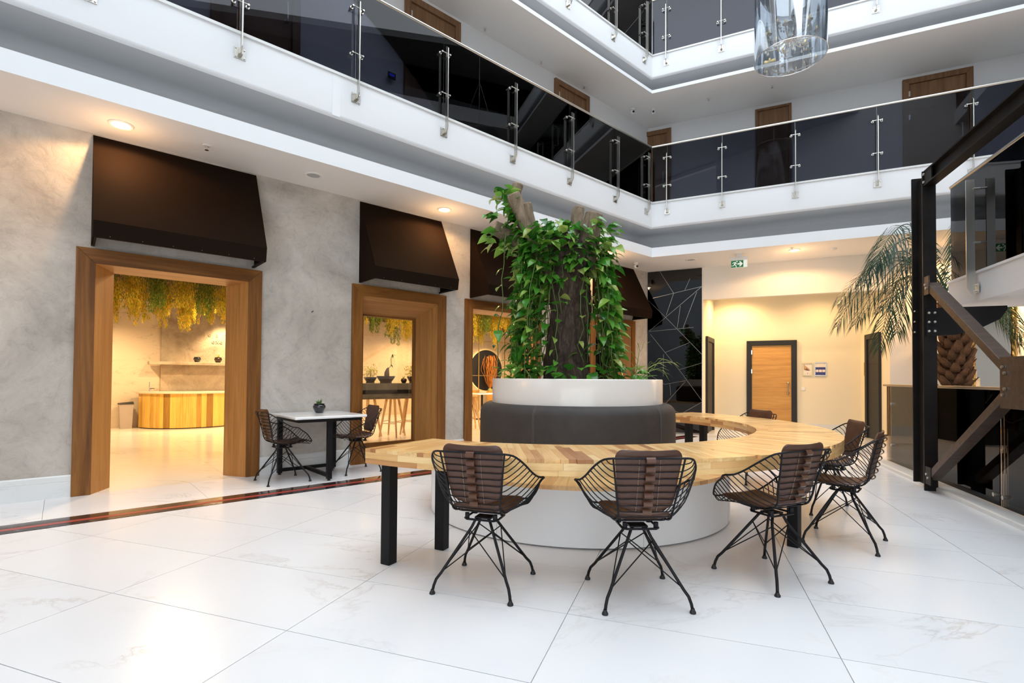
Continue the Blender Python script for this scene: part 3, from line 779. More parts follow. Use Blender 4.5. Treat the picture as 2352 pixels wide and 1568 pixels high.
# ================================================================== CEILING FITTINGS
def downlight(P, lit, label, spot_e=None, ang=165, tilt=None):
    r = thing('downlight', label, 'light', P, 0)
    part('trim_ring', MB().lathe([(0.105, 0.0), (0.105, -0.008), (0.095, -0.014), (0.078, -0.010), (0.074, 0.0)], 28), 'plastic_white', r, True)
    part('lens', MB().lathe([(0.001, -0.004), (0.074, -0.004), (0.074, 0.0), (0.001, 0.0)], 24), 'lamp_on' if lit else 'lamp_off', r)
    if lit:
        l = bpy.data.lights.new('downlight_beam', 'SPOT'); l.energy = spot_e or LAMPS['down']; l.color = WARM
        l.spot_size = radians(ang); l.spot_blend = 0.25; l.shadow_soft_size = 0.04
        o = bpy.data.objects.new('downlight_beam', l); COL.objects.link(o); o.parent = r; o.location = (0, 0, -0.03)
        g = bpy.data.lights.new('lens_glow', 'POINT'); g.energy = 6.0; g.color = WARM; g.shadow_soft_size = 0.05  # added fill light below the lens, brightens the soffit
        go = bpy.data.objects.new('lens_glow', g); COL.objects.link(go); go.parent = r; go.location = (0, 0, -0.32)
        if tilt: o.rotation_euler = tilt
    return r
zc = H0
downlight(Lp(0.384, 0.42, zc), True, 'lit downlight glowing above the leftmost awning')
downlight(Lp(2.245, 0.44, zc), False, 'unlit downlight in the soffit between the first and second awnings')
downlight(Lp(4.134, 0.47, zc), True, 'lit downlight above the second awning from the left')
downlight(Lp(8.015, 0.46, zc), True, 'lit downlight right of the tree, above the rightmost awning')
downlight(Bp(0.37 + 0.15, 0.62, zc), False, 'unlit downlight in front of the smoked mirror') if False else downlight(Lp(9.608, 1.306, zc), False, 'unlit downlight in the soffit before the smoked mirror')
downlight((5.318, 9.548, zc), True, 'lit downlight in the back soffit right of the green exit sign', 85)
downlight(Bp(6.3, 0.75, zc), True, 'lit downlight hidden behind the steel column, above the gold mirror', 560)  # lamp added out of sight to brighten the back soffit and wall
for s in (-1.75, -3.9):
    downlight(Lp(s, 0.45, zc), True, 'lit downlight beyond the left edge of the photo') if s > -3 else None

def sprinkler(P, label):
    r = thing('sprinkler', label, 'sprinkler', P)
    part('escutcheon', MB().lathe([(0.04, 0), (0.038, -0.006), (0.01, -0.010), (0.001, -0.010)], 16), 'plastic_white', r, True)
    part('head', MB().tube([(0, 0, -0.008), (0, 0, -0.045)], 0.008, 8).lathe([(0.001, -0.05), (0.02, -0.05), (0.02, -0.047), (0.001, -0.047)], 10), 'steel', r, True)
    return r
sprinkler(Lp(1.106, 0.47, zc), 'small sprinkler head in the soffit right of the leftmost lit downlight')
sprinkler((5.19, 9.40, zc), 'tiny sprinkler head beside the lit downlight near the exit sign')
hk = thing('wall_hook', 'tiny dark hook on the plaster wall between the first two openings', 'hook', Lp(2.408, 0.0, 2.041), angL)
part('shank', MB().tube([(0, -0.001, 0), (0, -0.03, 0), (0.006, -0.036, 0.012)], 0.006, 6), 'black', hk, True)
det = thing('smoke_detector', 'small white smoke detector on the back soffit above the palm', 'detector', (5.965, 9.402, zc))
part('body', MB().lathe([(0.055, 0), (0.055, -0.02), (0.042, -0.04), (0.001, -0.043)], 20), 'plastic_white', det, True)

def dome_camera(P, aim, label):
    r = thing('security_camera', label, 'camera', P)
    part('mount', MB().lathe([(0.05, 0), (0.05, -0.022), (0.035, -0.03), (0.001, -0.03)], 18), 'plastic_white', r, True)
    d = Vector(aim).normalized() * 0.055
    part('eyeball', MB().ball((0, 0, -0.065), 0.052, 14, 10), 'plastic_white', r, True)
    part('lens', MB().tube([Vector((0, 0, -0.065)) + d * 0.7, Vector((0, 0, -0.065)) + d * 1.06], 0.022, 12), 'black', r, True)
    return r
dome_camera(Lp(9.06, 0.356, zc), (0.3, -1, -0.25), 'white security camera on the ground-floor soffit above the rightmost awning')
dome_camera(Lp(9.05, 0.264, 6.985), (0.2, -1, -0.3), 'left one of two white security cameras under the upper gallery corner')
dome_camera(Bp(0.257, 0.822, 6.985), (-0.1, -1, -0.3), 'right one of two white security cameras under the upper gallery corner')
for k, (s, n) in enumerate(((5.13, 0.12), (6.44, 0.12), (7.62, 0.13))):
    sprinkler(Lp(s, n, 6.985), ['ceiling sprinkler of the upper left gallery, nearest the camera', 'ceiling sprinkler of the upper left gallery, middle of three', 'ceiling sprinkler of the upper left gallery, farthest of three'][k])
for k, (b, m) in enumerate(((1.37, 0.757), (2.535, 0.733))):
    sprinkler(Bp(b, m, 6.985), ['ceiling sprinkler of the upper back gallery left of the chandelier', 'ceiling sprinkler of the upper back gallery right of the chandelier'][k])

# exit sign
ex = thing('exit_sign', 'green and white emergency exit sign with running man and arrow', 'sign', Bp(1.945, 1.02, zc), angB)
part('mount', MB().box(-0.055, 0.055, -0.03, 0.03, -0.06, 0), 'plastic_white', ex, bev=0.006)
part('housing', MB().box(-0.155, 0.155, -0.028, 0.028, -0.125, -0.06), 'plastic_white', ex, bev=0.006)
part('panel', MB().box(-0.145, 0.145, -0.006, 0.006, -0.265, -0.125), 'white_sign', ex)
gp = part('green_field', MB().box(-0.145, 0.075, -0.009, -0.006, -0.262, -0.128), 'green_sign', ex)
def fl(poly): return MB().prism_y(poly, -0.0115, -0.009)
man = fl([(-0.055, -0.145), (-0.04, -0.135), (-0.027, -0.142), (-0.03, -0.158), (-0.048, -0.158)])
for poly in ([(-0.105, -0.160), (-0.060, -0.155), (-0.055, -0.166), (-0.098, -0.171), (-0.115, -0.190), (-0.124, -0.184)],
             [(-0.085, -0.165), (-0.055, -0.160), (-0.070, -0.205), (-0.095, -0.208)],
             [(-0.055, -0.170), (-0.036, -0.196), (-0.042, -0.202), (-0.064, -0.184)],
             [(-0.095, -0.205), (-0.078, -0.202), (-0.098, -0.232), (-0.140, -0.232), (-0.140, -0.222), (-0.106, -0.222)],
             [(-0.090, -0.206), (-0.070, -0.204), (-0.048, -0.226), (-0.046, -0.258), (-0.060, -0.258), (-0.062, -0.232)]):
    man.v  # keep one pictogram mesh
    o_ = fl(poly); man.add(o_.v, o_.f)
part('running_man', man, 'white_sign', ex)
part('arrow', fl([(-0.030, -0.182), (0.018, -0.182), (-0.002, -0.148), (0.022, -0.148), (0.066, -0.196), (0.022, -0.244), (-0.002, -0.244), (0.018, -0.210), (-0.030, -0.210)]), 'white_sign', ex)

# ================================================================== MIRROR BAY
mr = thing('wall_mirror', 'tall smoked mirror panel with silver seams in random triangles, left of the recess', 'mirror', Bp(0, 0.004), angB)
part('mirror_panel', MB().box(0.008, 1.175, -0.022, 0.0, 0.02, 3.645), 'mirror_dark', mr)
part('edge_trim', MB().box(1.175, 1.20, -0.03, 0.0, 0.0, 3.65), 'warm_wall', mr)
SEG = [([0.276, 3.64], [0.576, 3.131]), ([0.113, 3.041], [1.172, 3.236]), ([1.172, 3.236], [0.405, 2.594]), ([0.405, 2.594], [0.044, 2.296]), ([0.577, 3.12], [0.417, 2.641]), ([0.924, 3.425], [0.82, 3.186]), ([1.068, 3.122], [0.781, 2.342]), ([0.724, 2.839], [0.657, 2.346]), ([0.019, 2.998], [0.405, 2.594]), ([0.405, 2.594], [1.172, 1.748]), ([0.044, 2.284], [1.002, 2.345]), ([0.068, 2.223], [0.737, 1.357]), ([0.737, 1.357], [1.172, 0.74]), ([1.172, 1.56], [0.703, 1.415]), ([0.914, 2.01], [0.384, 1.796]), ([0.361, 1.761], [0.355, 1.261]), ([1.172, 0.705], [0.738, 0.432]), ([0.837, 1.17], [0.385, 1.083]), ([0.826, 1.146], [0.408, 0.656]), ([0.499, 1.096], [0.516, 0.836]), ([0.1, 0.75], [0.74, 0.43]), ([0.05, 1.3], [0.385, 1.083])]
for (a, b) in SEG:
    part('seam_strip', MB().bar((a[0], -0.024, a[1]), (b[0], -0.024, b[1]), 0.008, 0.009, (0, 1, 0)), 'seam_metal', mr)

# ================================================================== CURVED TABLE
TC = np.array([0.46, 5.49]); RO, RI, TZ = 2.62, 1.965, 0.742
tb = thing('curved_table', 'large horseshoe table of blond butcher-block wood on black square legs', 'table', (TC[0], TC[1], 0))
A_END = [radians(-122.3), radians(38.5)]
segs = [(-122.3, -104.3, -122.3), (-104.3, -68.3, -86.3), (-68.3, -32.3, -50.3), (-32.3, 3.7, -14.3), (3.7, 38.5, 21.0)]
SW = 0.046
rs = random.Random(3)
def ring_poly(a0, a1, r0, r1, n=10):
    return [(r1 * cos(a0 + (a1 - a0) * i / n), r1 * sin(a0 + (a1 - a0) * i / n)) for i in range(n + 1)] + \
           [(r0 * cos(a1 - (a1 - a0) * i / n), r0 * sin(a1 - (a1 - a0) * i / n)) for i in range(n + 1)]
for a0, a1, am in segs:
    a0, a1, am = radians(a0), radians(a1), radians(am)
    ca, sa = cos(am), sin(am)
    # local frame: x' along the middle radius, y' across it
    w0 = RO * sin(a0 - am); w1 = RO * sin(a1 - am)
    y = w0
    while y < w1 - 1e-4:
        y2 = min(y + SW, w1)
        if w1 - y2 < 0.015: y2 = w1
        cutx = [RI * 0.6, RO + 0.1]
        xx = RI * 0.85 + rs.uniform(0.0, 0.45)
        cutx = [RI * 0.6]
        while xx < RO:
            cutx.append(xx); xx += rs.uniform(0.28, 0.6)
        cutx.append(RO + 0.1)
        for x0, x1 in zip(cutx[:-1], cutx[1:]):
            poly = [(x0, y + 0.0004), (x1, y + 0.0004), (x1, y2 - 0.0004), (x0, y2 - 0.0004)]
            # clip to the sector edges
            e0, e1_ = a0 - am, a1 - am
            poly = clip(poly, -sin(e0), cos(e0), 0.0004)
            if len(poly) > 2: poly = clip(poly, sin(e1_), -cos(e1_), 0.0004)
            if len(poly) < 3: continue
            # inside outer circle / outside inner circle (chords over a narrow stave)
            ym = (y + y2) / 2
            def tangent_clip(pl, R, keep_in):
                b = math.asin(max(-1, min(1, ym / R)))
                c_, s_ = cos(b), sin(b)
                # chord through the circle points at y and y2
                b0 = math.asin(max(-1, min(1, y / R))); b1 = math.asin(max(-1, min(1, y2 / R)))
                p = (R * cos(b0), R * sin(b0)); q = (R * cos(b1), R * sin(b1))
                nx, ny = q[1] - p[1], -(q[0] - p[0]); L = sqrt(nx * nx + ny * ny) or 1
                nx, ny = nx / L, ny / L
                if nx * c_ + ny * s_ < 0: nx, ny = -nx, -ny
                c = nx * p[0] + ny * p[1]
                return clip(pl, -nx, -ny, -c) if keep_in else clip(pl, nx, ny, c)
            if abs(ym) < RO - 0.01: poly = tangent_clip(poly, RO, True)
            if len(poly) > 2 and abs(ym) < RI - 0.01: poly = tangent_clip(poly, RI, False)
            if len(poly) < 3 or area(poly) < 0.0012: continue
            cx = sum(p[0] for p in poly) / len(poly); cy = sum(p[1] for p in poly) / len(poly)
            part('stave', MB().prism([(p[0] - cx, p[1] - cy) for p in poly], -0.022, 0.0), 'stave', tb, loc=(cx * ca - cy * sa, cx * sa + cy * ca, TZ), rotz=am)
        y = y2
# edge blocks, two rows outside and inside
def blocks(r0, r1, z0, z1, lmin, lmax):
    a = A_END[0]
    while a < A_END[1] - 1e-4:
        b = a + rs.uniform(lmin, lmax) / r1
        if A_END[1] - b < 0.08: b = A_END[1]
        mid = (a + b) / 2; rc = (r0 + r1) / 2
        pl = ring_poly(a - mid + 0.0002, b - mid - 0.0002, r0, r1, 6)
        # local x along the tangent so that the grain runs along the block
        pl = [(p[1], -(p[0] - rc)) for p in pl]
        part('edge_block', MB().prism(pl, z0 - TZ, z1 - TZ), 'stave', tb, loc=(rc * cos(mid), rc * sin(mid), TZ), rotz=mid + pi / 2)
        a = b
blocks(RO - 0.05, RO - 0.001, TZ - 0.062, TZ - 0.0225, 0.22, 0.5)
blocks(RO - 0.05, RO - 0.0015, TZ - 0.095, TZ - 0.0625, 0.25, 0.55)
blocks(RI + 0.001, RI + 0.05, TZ - 0.062, TZ - 0.0225, 0.22, 0.5)
blocks(RI + 0.0015, RI + 0.05, TZ - 0.095, TZ - 0.0625, 0.25, 0.55)
part('core', MB().prism(ring_poly(A_END[0] + 0.002, A_END[1] - 0.002, RI + 0.05, RO - 0.05, 48), TZ - 0.093, TZ - 0.0225), 'stave', tb, label='underside of the table top')
for a, rr in ((radians(-119.7), 2.518), (radians(-116.4), 2.124), (radians(-48.5), 2.397), (radians(30.5), 2.12), (radians(31.5), 2.45)):
    l = part('leg', MB().box(-0.037, 0.037, -0.037, 0.037, 0.0, TZ - 0.094), 'black_metal', tb, bev=0.004, loc=(rr * cos(a), rr * sin(a), 0), rotz=a)

# ================================================================== ROUND PLANTER BENCH
PC = (0.625, 4.965)
pb = thing('planter_bench', 'round white planter with charcoal upholstered back and white base in the middle of the hall', 'planter', (PC[0], PC[1], 0))
part('plinth', MB().lathe([(1.33, 0.0), (1.36, 0.0), (1.36, 0.012), (1.33, 0.012)], 96), 'black', pb, True)
part('base', MB().lathe([(1.2, 0.010), (1.385, 0.010), (1.385, 0.415), (1.2, 0.415)], 128), 'drum_white', pb, True)
for k in range(8):
    a0 = 2 * pi * k / 8 + 0.23
    part('base_joint', MB().box(1.3845, 1.3862, -0.0012, 0.0012, 0.012, 0.414), 'grout', pb, rotz=a0)
nst = 92
for k in range(nst):
    a0, a1 = 2 * pi * k / nst, 2 * pi * (k + 1) / nst
    pl = ring_poly(-pi / nst + 0.0003, pi / nst - 0.0003, 0.86, 1.415, 3)
    part('seat_stave', MB().prism([(p[0] - 1.13, p[1]) for p in pl], -0.03, 0.0), 'stave', pb, loc=(1.13 * cos(a0), 1.13 * sin(a0), 0.446), rotz=a0)
prof = [(0.80, 0.447), (0.905, 0.447), (0.925, 0.47), (0.930, 0.55), (0.930, 0.80), (0.928, 0.86)]
for i in range(1, 9):
    a = i / 8 * pi / 2
    prof.append((0.838 + 0.09 * cos(a), 0.88 + 0.092 * sin(a)))
prof += [(0.80, 0.972)]
back = part('upholstered_back', MB().lathe(prof, 128, caps=False), 'sofa', pb, True)
for k in range(5):
    a = radians(-119) + 2 * pi * k / 5
    sp_ = MB()
    for da in (-0.006, 0.006):
        sp_.tube([((p[0] + 0.0008) * cos(a + da), (p[0] + 0.0008) * sin(a + da), p[1]) for p in prof[2:-1]], 0.0022, 5)
    part('seam', sp_, 'seam', back, True)
part('planter_wall', MB().lathe([(0.79, 0.95), (0.814, 0.95), (0.814, 1.188), (0.808, 1.196), (0.795, 1.196), (0.79, 1.19), (0.79, 0.95)], 128, caps=False), 'planter_white', pb, True, angle=60)
part('soil', MB().lathe([(0.001, 1.10), (0.40, 1.12), (0.79, 1.09)], 48, caps=False), 'soil', pb, True)

# ================================================================== TREE WITH POTHOS
rt_ = random.Random(11)
def rough_tube(path, radii, sides, amp, rnd, n=8, ovz=1.0):
    pts = catmull(path, n)
    rr = []
    m = len(path) - 1
    for i in range(len(pts)):
        t = i / (len(pts) - 1) * m; k = min(int(t), m - 1); f = t - k
        rr.append(radii[k] * (1 - f) + radii[k + 1] * f)
    mb = MB(); mb.tube(pts, rr, sides)
    ph = [rnd.uniform(0, 6.28) for _ in range(6)]
    out = []
    for idx, p in enumerate(mb.v):
        ring = min(idx // sides, len(pts) - 1); c = pts[ring]; k = idx % sides
        a = 2 * pi * k / sides
        f = 1 + amp * (0.55 * sin(3 * a + ph[0] + ring * 0.25) + 0.4 * sin(5 * a + ph[1] - ring * 0.33) + 0.45 * sin(7 * a + ph[2] + ring * 0.9) + rnd.uniform(-0.4, 0.4))
        out.append(tuple(c + (Vector(p) - c) * f))
    mb.v = out
    return mb
TB = Vector((0.55, 4.965, 1.10))
tree = thing('tree_stump', 'gnarled tree trunk with sawn branches rising from the round white planter', 'tree', TB)
part('trunk', rough_tube([(0.0, 0, 0.0), (-0.01, 0, 0.35), (0.01, 0.0, 0.75), (0.0, 0.0, 1.05), (-0.02, 0.0, 1.30), (-0.03, 0, 1.52)], [0.235, 0.205, 0.19, 0.20, 0.25, 0.17], 40, 0.10, rt_), 'bark', tree, True, angle=180)
BR = [
    ([(-0.10, 0.0, 1.10), (-0.28, -0.05, 1.36), (-0.43, -0.08, 1.62), (-0.55, -0.10, 1.86)], [0.13, 0.095, 0.078, 0.068], 'front left limb'),
    ([(-0.36, 0.03, 1.50), (-0.49, 0.10, 1.72), (-0.53, 0.13, 1.92), (-0.50, 0.13, 2.05)], [0.07, 0.062, 0.058, 0.054], 'tall left limb'),
    ([(-0.15, 0.06, 1.24), (-0.36, 0.12, 1.42), (-0.60, 0.12, 1.54), (-0.74, 0.08, 1.60)], [0.10, 0.085, 0.08, 0.07], 'gnarled side limb'),
    ([(-0.22, -0.06, 1.30), (-0.36, -0.10, 1.55), (-0.42, -0.12, 1.77)], [0.07, 0.05, 0.045], 'short stub'),
    ([(0.10, -0.02, 1.12), (0.17, -0.06, 1.36), (0.20, -0.09, 1.54), (0.235, -0.10, 1.68)], [0.14, 0.105, 0.095, 0.085], 'front right limb'),
    ([(0.09, 0.06, 1.20), (0.12, 0.12, 1.50), (0.10, 0.14, 1.70), (0.115, 0.15, 1.82)], [0.11, 0.075, 0.066, 0.058], 'rear right limb'),
]
for path, rad, lb in BR:
    b_ = part('branch', rough_tube(path, rad, 14, 0.05, rt_), 'branch', tree, True, angle=180, label=lb + ' with pale bark')
    tip = Vector(path[-1]); d = (Vector(path[-1]) - Vector(path[-2])).normalized()
    part('sawn_end', MB().tube([tip - d * 0.004, tip + d * 0.006], rad[-1] * 0.97, 14), 'cut_wood', b_, True)

pothos = thing('pothos_vine', 'green pothos vine trailing in curtains from the sawn branches of the tree', 'plant', TB)
def leaf_mesh(name, var):
    # heart-shaped, folded along the midrib, drooping at the tip; x = length, unit size
    out = [(0.0, 0.0), (-0.07, 0.13), (-0.02, 0.25), (0.18, 0.31), (0.42, 0.29), (0.68, 0.19), (0.88, 0.07), (1.0, 0.0)]
    def zz(x, y): return -0.25 * x * x * var + abs(y) * 0.28 - (0.10 if x < 0 else 0)
    vs = [(x, 0.0, zz(x, 0)) for x in (0.0, 0.2, 0.42, 0.68, 1.0)]
    L = [(x, y, zz(x, y)) for x, y in out[1:-1]]; R = [(x, -y, zz(x, y)) for x, y in out[1:-1]]
    vs += L + R
    o = 5; q = 11
    fs = [(0, o, o + 1), (0, o + 1, o + 2, 1), (1, o + 2, o + 3, 2), (2, o + 3, o + 4, 3), (3, o + 4, o + 5), (3, o + 5, 4)]
    fs += [(0, q + 1, q), (0, 1, q + 2, q + 1), (1, 2, q + 3, q + 2), (2, 3, q + 4, q + 3), (3, q + 5, q + 4), (3, 4, q + 5)]
    mb = MB().add(vs, fs)
    return mb.mesh(name, MT['pothos'], True, False, 180)
LM = [leaf_mesh('leaf', v) for v in (0.6, 1.0, 1.6)]
leaves = []          # (matrix, size)
vines = []
rl = random.Random(5)
def leaf_at(p, outdir, size, droop=None):
    """blade hangs outwards and down from p"""
    d = Vector(outdir); d.z = 0
    if d.length < 1e-3: d = Vector((rl.uniform(-1, 1), rl.uniform(-1, 1), 0))
    d.normalize()
    d = Matrix.Rotation(rl.uniform(-0.9, 0.9), 3, 'Z') @ d
    dr = droop if droop is not None else rl.uniform(-0.15, 0.85)
    x = (d * cos(dr) + Vector((0, 0, -sin(dr)))).normalized()
    side = Vector((0, 0, 1)).cross(x)
    side = side.normalized() if side.length > 1e-3 else Vector((1, 0, 0))
    z = x.cross(side).normalized()
    R = Matrix((x, side, z)).transposed()
    R = R @ Matrix.Rotation(rl.uniform(-0.6, 0.6), 3, 'X')
    M4 = R.to_4x4() @ Matrix.Scale(size, 4); M4.translation = p
    leaves.append(M4)
def strand(p0, ang, length, spread, size, step=0.07):
    """hanging stem from p0 (relative to TB), drifting outwards along ang"""
    pts = [Vector(p0)]
    d = Vector((cos(ang), sin(ang), 0))
    n = max(3, int(length / 0.14))
    for i in range(1, n + 1):
        t = i / n
        q = Vector(p0) + d * spread * (1 - (1 - t) ** 2) + Vector((rl.uniform(-.03, .03), rl.uniform(-.03, .03), -length * t))
        pts.append(q)
    vines.append(pts)
    k = int(length / step)
    for i in range(k):
        t = (i + rl.uniform(0.1, 0.9)) / k * (len(pts) - 1); j = min(int(t), len(pts) - 2)
        p = pts[j].lerp(pts[j + 1], t - j)
        o = Matrix.Rotation(rl.uniform(-1.4, 1.4), 3, 'Z') @ d
        leaf_at(p + o * 0.025, o, size * rl.uniform(0.7, 1.2))
# crown between the limbs
for i in range(240):
    a = rl.uniform(0, 2 * pi); r = 0.36 * sqrt(rl.random())
    z = 1.55 - 0.9 * max(0, r - 0.15) + rl.uniform(-0.22, 0.08)
    leaf_at(Vector((-0.04 + r * 1.15 * cos(a), r * sin(a), z)), (cos(a), sin(a), 0), rl.uniform(0.085, 0.15), rl.uniform(-0.5, 0.7))
# leaves climbing the left limbs
for i in range(90):
    t = rl.random(); p = Vector((-0.30, 0, 1.40)).lerp(Vector((-0.62, 0.05, 1.98)), t)
    leaf_at(p + Vector((rl.uniform(-0.14, 0.12), rl.uniform(-0.14, 0.12), rl.uniform(-0.08, 0.06))), (rl.uniform(-1, 0.4), rl.uniform(-1, 1), 0), rl.uniform(0.09, 0.15), rl.uniform(-0.4, 0.8))
for i in range(70):
    p = Vector((rl.uniform(-0.80, -0.35), rl.uniform(-0.12, 0.16), rl.uniform(1.36, 1.68)))
    leaf_at(p, (rl.uniform(-1, 0.2), rl.uniform(-1, 1), 0), rl.uniform(0.09, 0.145))
# front collar above the bare trunk
for i in range(210):
    a = rl.uniform(radians(185), radians(355)); r = rl.uniform(0.22, 0.38)
    leaf_at(Vector((r * 1.25 * cos(a), r * sin(a), rl.uniform(1.0, 1.58))), (cos(a), sin(a), 0), rl.uniform(0.075, 0.13))
# left curtain
for i in range(30):
    a = radians(rl.uniform(150, 228)); r = rl.uniform(0.24, 0.46)
    strand((r * cos(a), r * sin(a) * 0.9, rl.uniform(1.05, 1.5)), a, rl.uniform(0.75, 1.35), rl.uniform(0.02, 0.16), 0.115)
strand((-0.62, -0.08, 1.50), radians(190), 1.35, 0.05, 0.12, 0.15)
strand((-0.50, -0.12, 1.42), radians(200), 1.30, 0.06, 0.12, 0.13)
# right curtain
for i in range(28):
    a = radians(rl.uniform(-50, 35)); r = rl.uniform(0.22, 0.36)
    strand((r * cos(a) + 0.03, r * sin(a), rl.uniform(0.95, 1.38)), a, rl.uniform(0.75, 1.25), rl.uniform(0.03, 0.17), 0.115)
# rear curtain
for i in range(12):
    a = radians(rl.uniform(45, 140)); r = rl.uniform(0.26, 0.4)
    strand((r * cos(a), r * sin(a), rl.uniform(1.0, 1.4)), a, rl.uniform(0.7, 1.2), 0.1, 0.115, 0.11)
# a few trails over the bare front
for ax, z0, ln in ((-0.10, 1.25, 0.55), (0.09, 1.2, 0.95), (0.14, 1.15, 0.9), (-0.16, 1.15, 1.0)):
    strand((ax, -0.225, z0), radians(-90), ln, 0.03, 0.105, 0.12)
# growth at the planter rim
for i in range(60):
    a = rl.uniform(radians(160), radians(380)); r = rl.uniform(0.25, 0.72)
    leaf_at(Vector((r * cos(a), r * sin(a), rl.uniform(0.07, 0.20))), (cos(a), sin(a), 0), rl.uniform(0.09, 0.14), rl.uniform(-0.6, 0.5))
leaves.sort(key=lambda m: m.translation.y + 0.25 * abs(m.translation.z - 0.9) * 0)
for k, m4 in enumerate(leaves[:300]):
    o = bpy.data.objects.new('leaf', LM[k % 3]); COL.objects.link(o); o.parent = pothos; o.matrix_basis = m4
mb = MB()
for k, m4 in enumerate(leaves[300:]):
    me = LM[k % 3]
    mb.add([m4 @ v.co for v in me.vertices], [tuple(p.vertices) for p in me.polygons])
part('foliage', mb, 'pothos', pothos, True, angle=180, recalc=False)['kind'] = 'stuff'
for pts in vines:
    part('vine', MB().tube(pts, 0.0045, 5), 'vine', pothos, True, angle=180)

# ------------------------------------------------------------------ small palm sprigs in the planter
def frond(path, n, l0, w, droop, mat, parent, rnd, up_ang=0.6, name='frond', r0=0.006):
    pts = catmull(path, 8); mb = MB().tube(pts, [r0 * (1 - 0.8 * i / (len(pts) - 1)) for i in range(len(pts))], 5)
    for i in range(n):
        t = (0.12 + 0.88 * i / n) * (len(pts) - 1); j = min(int(t), len(pts) - 2)
        p = pts[j].lerp(pts[j + 1], t - j); tg = (pts[j + 1] - pts[j]).normalized()
        side = tg.cross(Vector((0, 0, 1)))
        side = side.normalized() if side.length > 1e-3 else Vector((1, 0, 0))
        nup = side.cross(tg)
        f = i / n
        ln = l0 * (0.55 + 0.9 * sin(pi * min(1, f * 0.85 + 0.12))) * rnd.uniform(0.85, 1.1) * (0.75 if f > 0.9 else 1)
        for sg in (-1, 1):
            d = (tg * rnd.uniform(0.75, 1.0) + side * sg * rnd.uniform(0.55, 0.8) + nup * rnd.uniform(0.0, up_ang)).normalized()
            a = p; b = p + d * ln * 0.5 + Vector((0, 0, -droop * ln * 0.15)); c = p + d * ln * 0.92 + Vector((0, 0, -droop * ln * 0.75))
            wv = d.cross(nup).normalized() * w
            mb.add([a + wv * 0.4, a - wv * 0.4, b - wv, b + wv, c], [(0, 1, 2, 3), (3, 2, 4)])
    return part(name, mb, mat, parent, False, recalc=False)
ar = thing('parlour_palm', 'small pale feathery palm sprigs at the right rim of the white planter', 'plant', (1.12, 4.72, 1.10))
ra = random.Random(4)
frond([(0, 0, 0), (0.04, 0, 0.2), (0.06, 0.0, 0.33), (0.10, 0.0, 0.40)], 7, 0.16, 0.006, 0.3, 'areca', ar, ra)
frond([(0.05, 0.05, 0), (0.10, 0.02, 0.15), (0.22, 0.0, 0.24), (0.36, -0.02, 0.26)], 8, 0.17, 0.006, 0.5, 'areca', ar, ra)
frond([(0.05, 0.1, 0), (0.12, 0.1, 0.12), (0.24, 0.12, 0.19), (0.34, 0.12, 0.15)], 7, 0.13, 0.005, 0.6, 'areca', ar, ra)
frond([(-0.9, 0.0, 0), (-0.98, -0.03, 0.16), (-1.06, -0.05, 0.20), (-1.12, -0.05, 0.17)], 6, 0.12, 0.005, 0.6, 'areca', ar, ra)

# ================================================================== WIRE CHAIRS
CP = catmull([(0, -0.245, .795), (0, -.226, .70), (0, -.202, .60), (0, -.180, .52), (0, -.150, .466), (0, -.095, .437), (0, -.02, .428), (0, .08, .428), (0, .17, .436), (0, .245, .450)], 8)
RP = catmull([(.195, -.245, .795), (.238, -.212, .782), (.275, -.150, .735), (.300, -.070, .676), (.320, -.01, .642), (.340, .045, .632), (.304, .095, .600), (.276, .165, .553), (.242, .215, .498), (.205, .25, .460), (.165, .258, .449)], 8)
def samp(P, t):
    L = [0.0]
    for a, b in zip(P[:-1], P[1:]): L.append(L[-1] + (Vector(b) - Vector(a)).length)
    d = max(0, min(1, t)) * L[-1]
    for i in range(len(P) - 1):
        if d <= L[i + 1] + 1e-9:
            f = (d - L[i]) / max(1e-9, L[i + 1] - L[i]); return Vector(P[i]).lerp(Vector(P[i + 1]), f)
    return Vector(P[-1])
def ribx(v): return 0.188 - 0.045 * min(1, v / 0.42)
def ribp(v):
    c = samp(CP, v); f = min(1, max(0, (v - 0.30) / 0.2))
    return Vector((ribx(v), c.y + 0.022 * (1 - f), c.z + 0.010 * f))
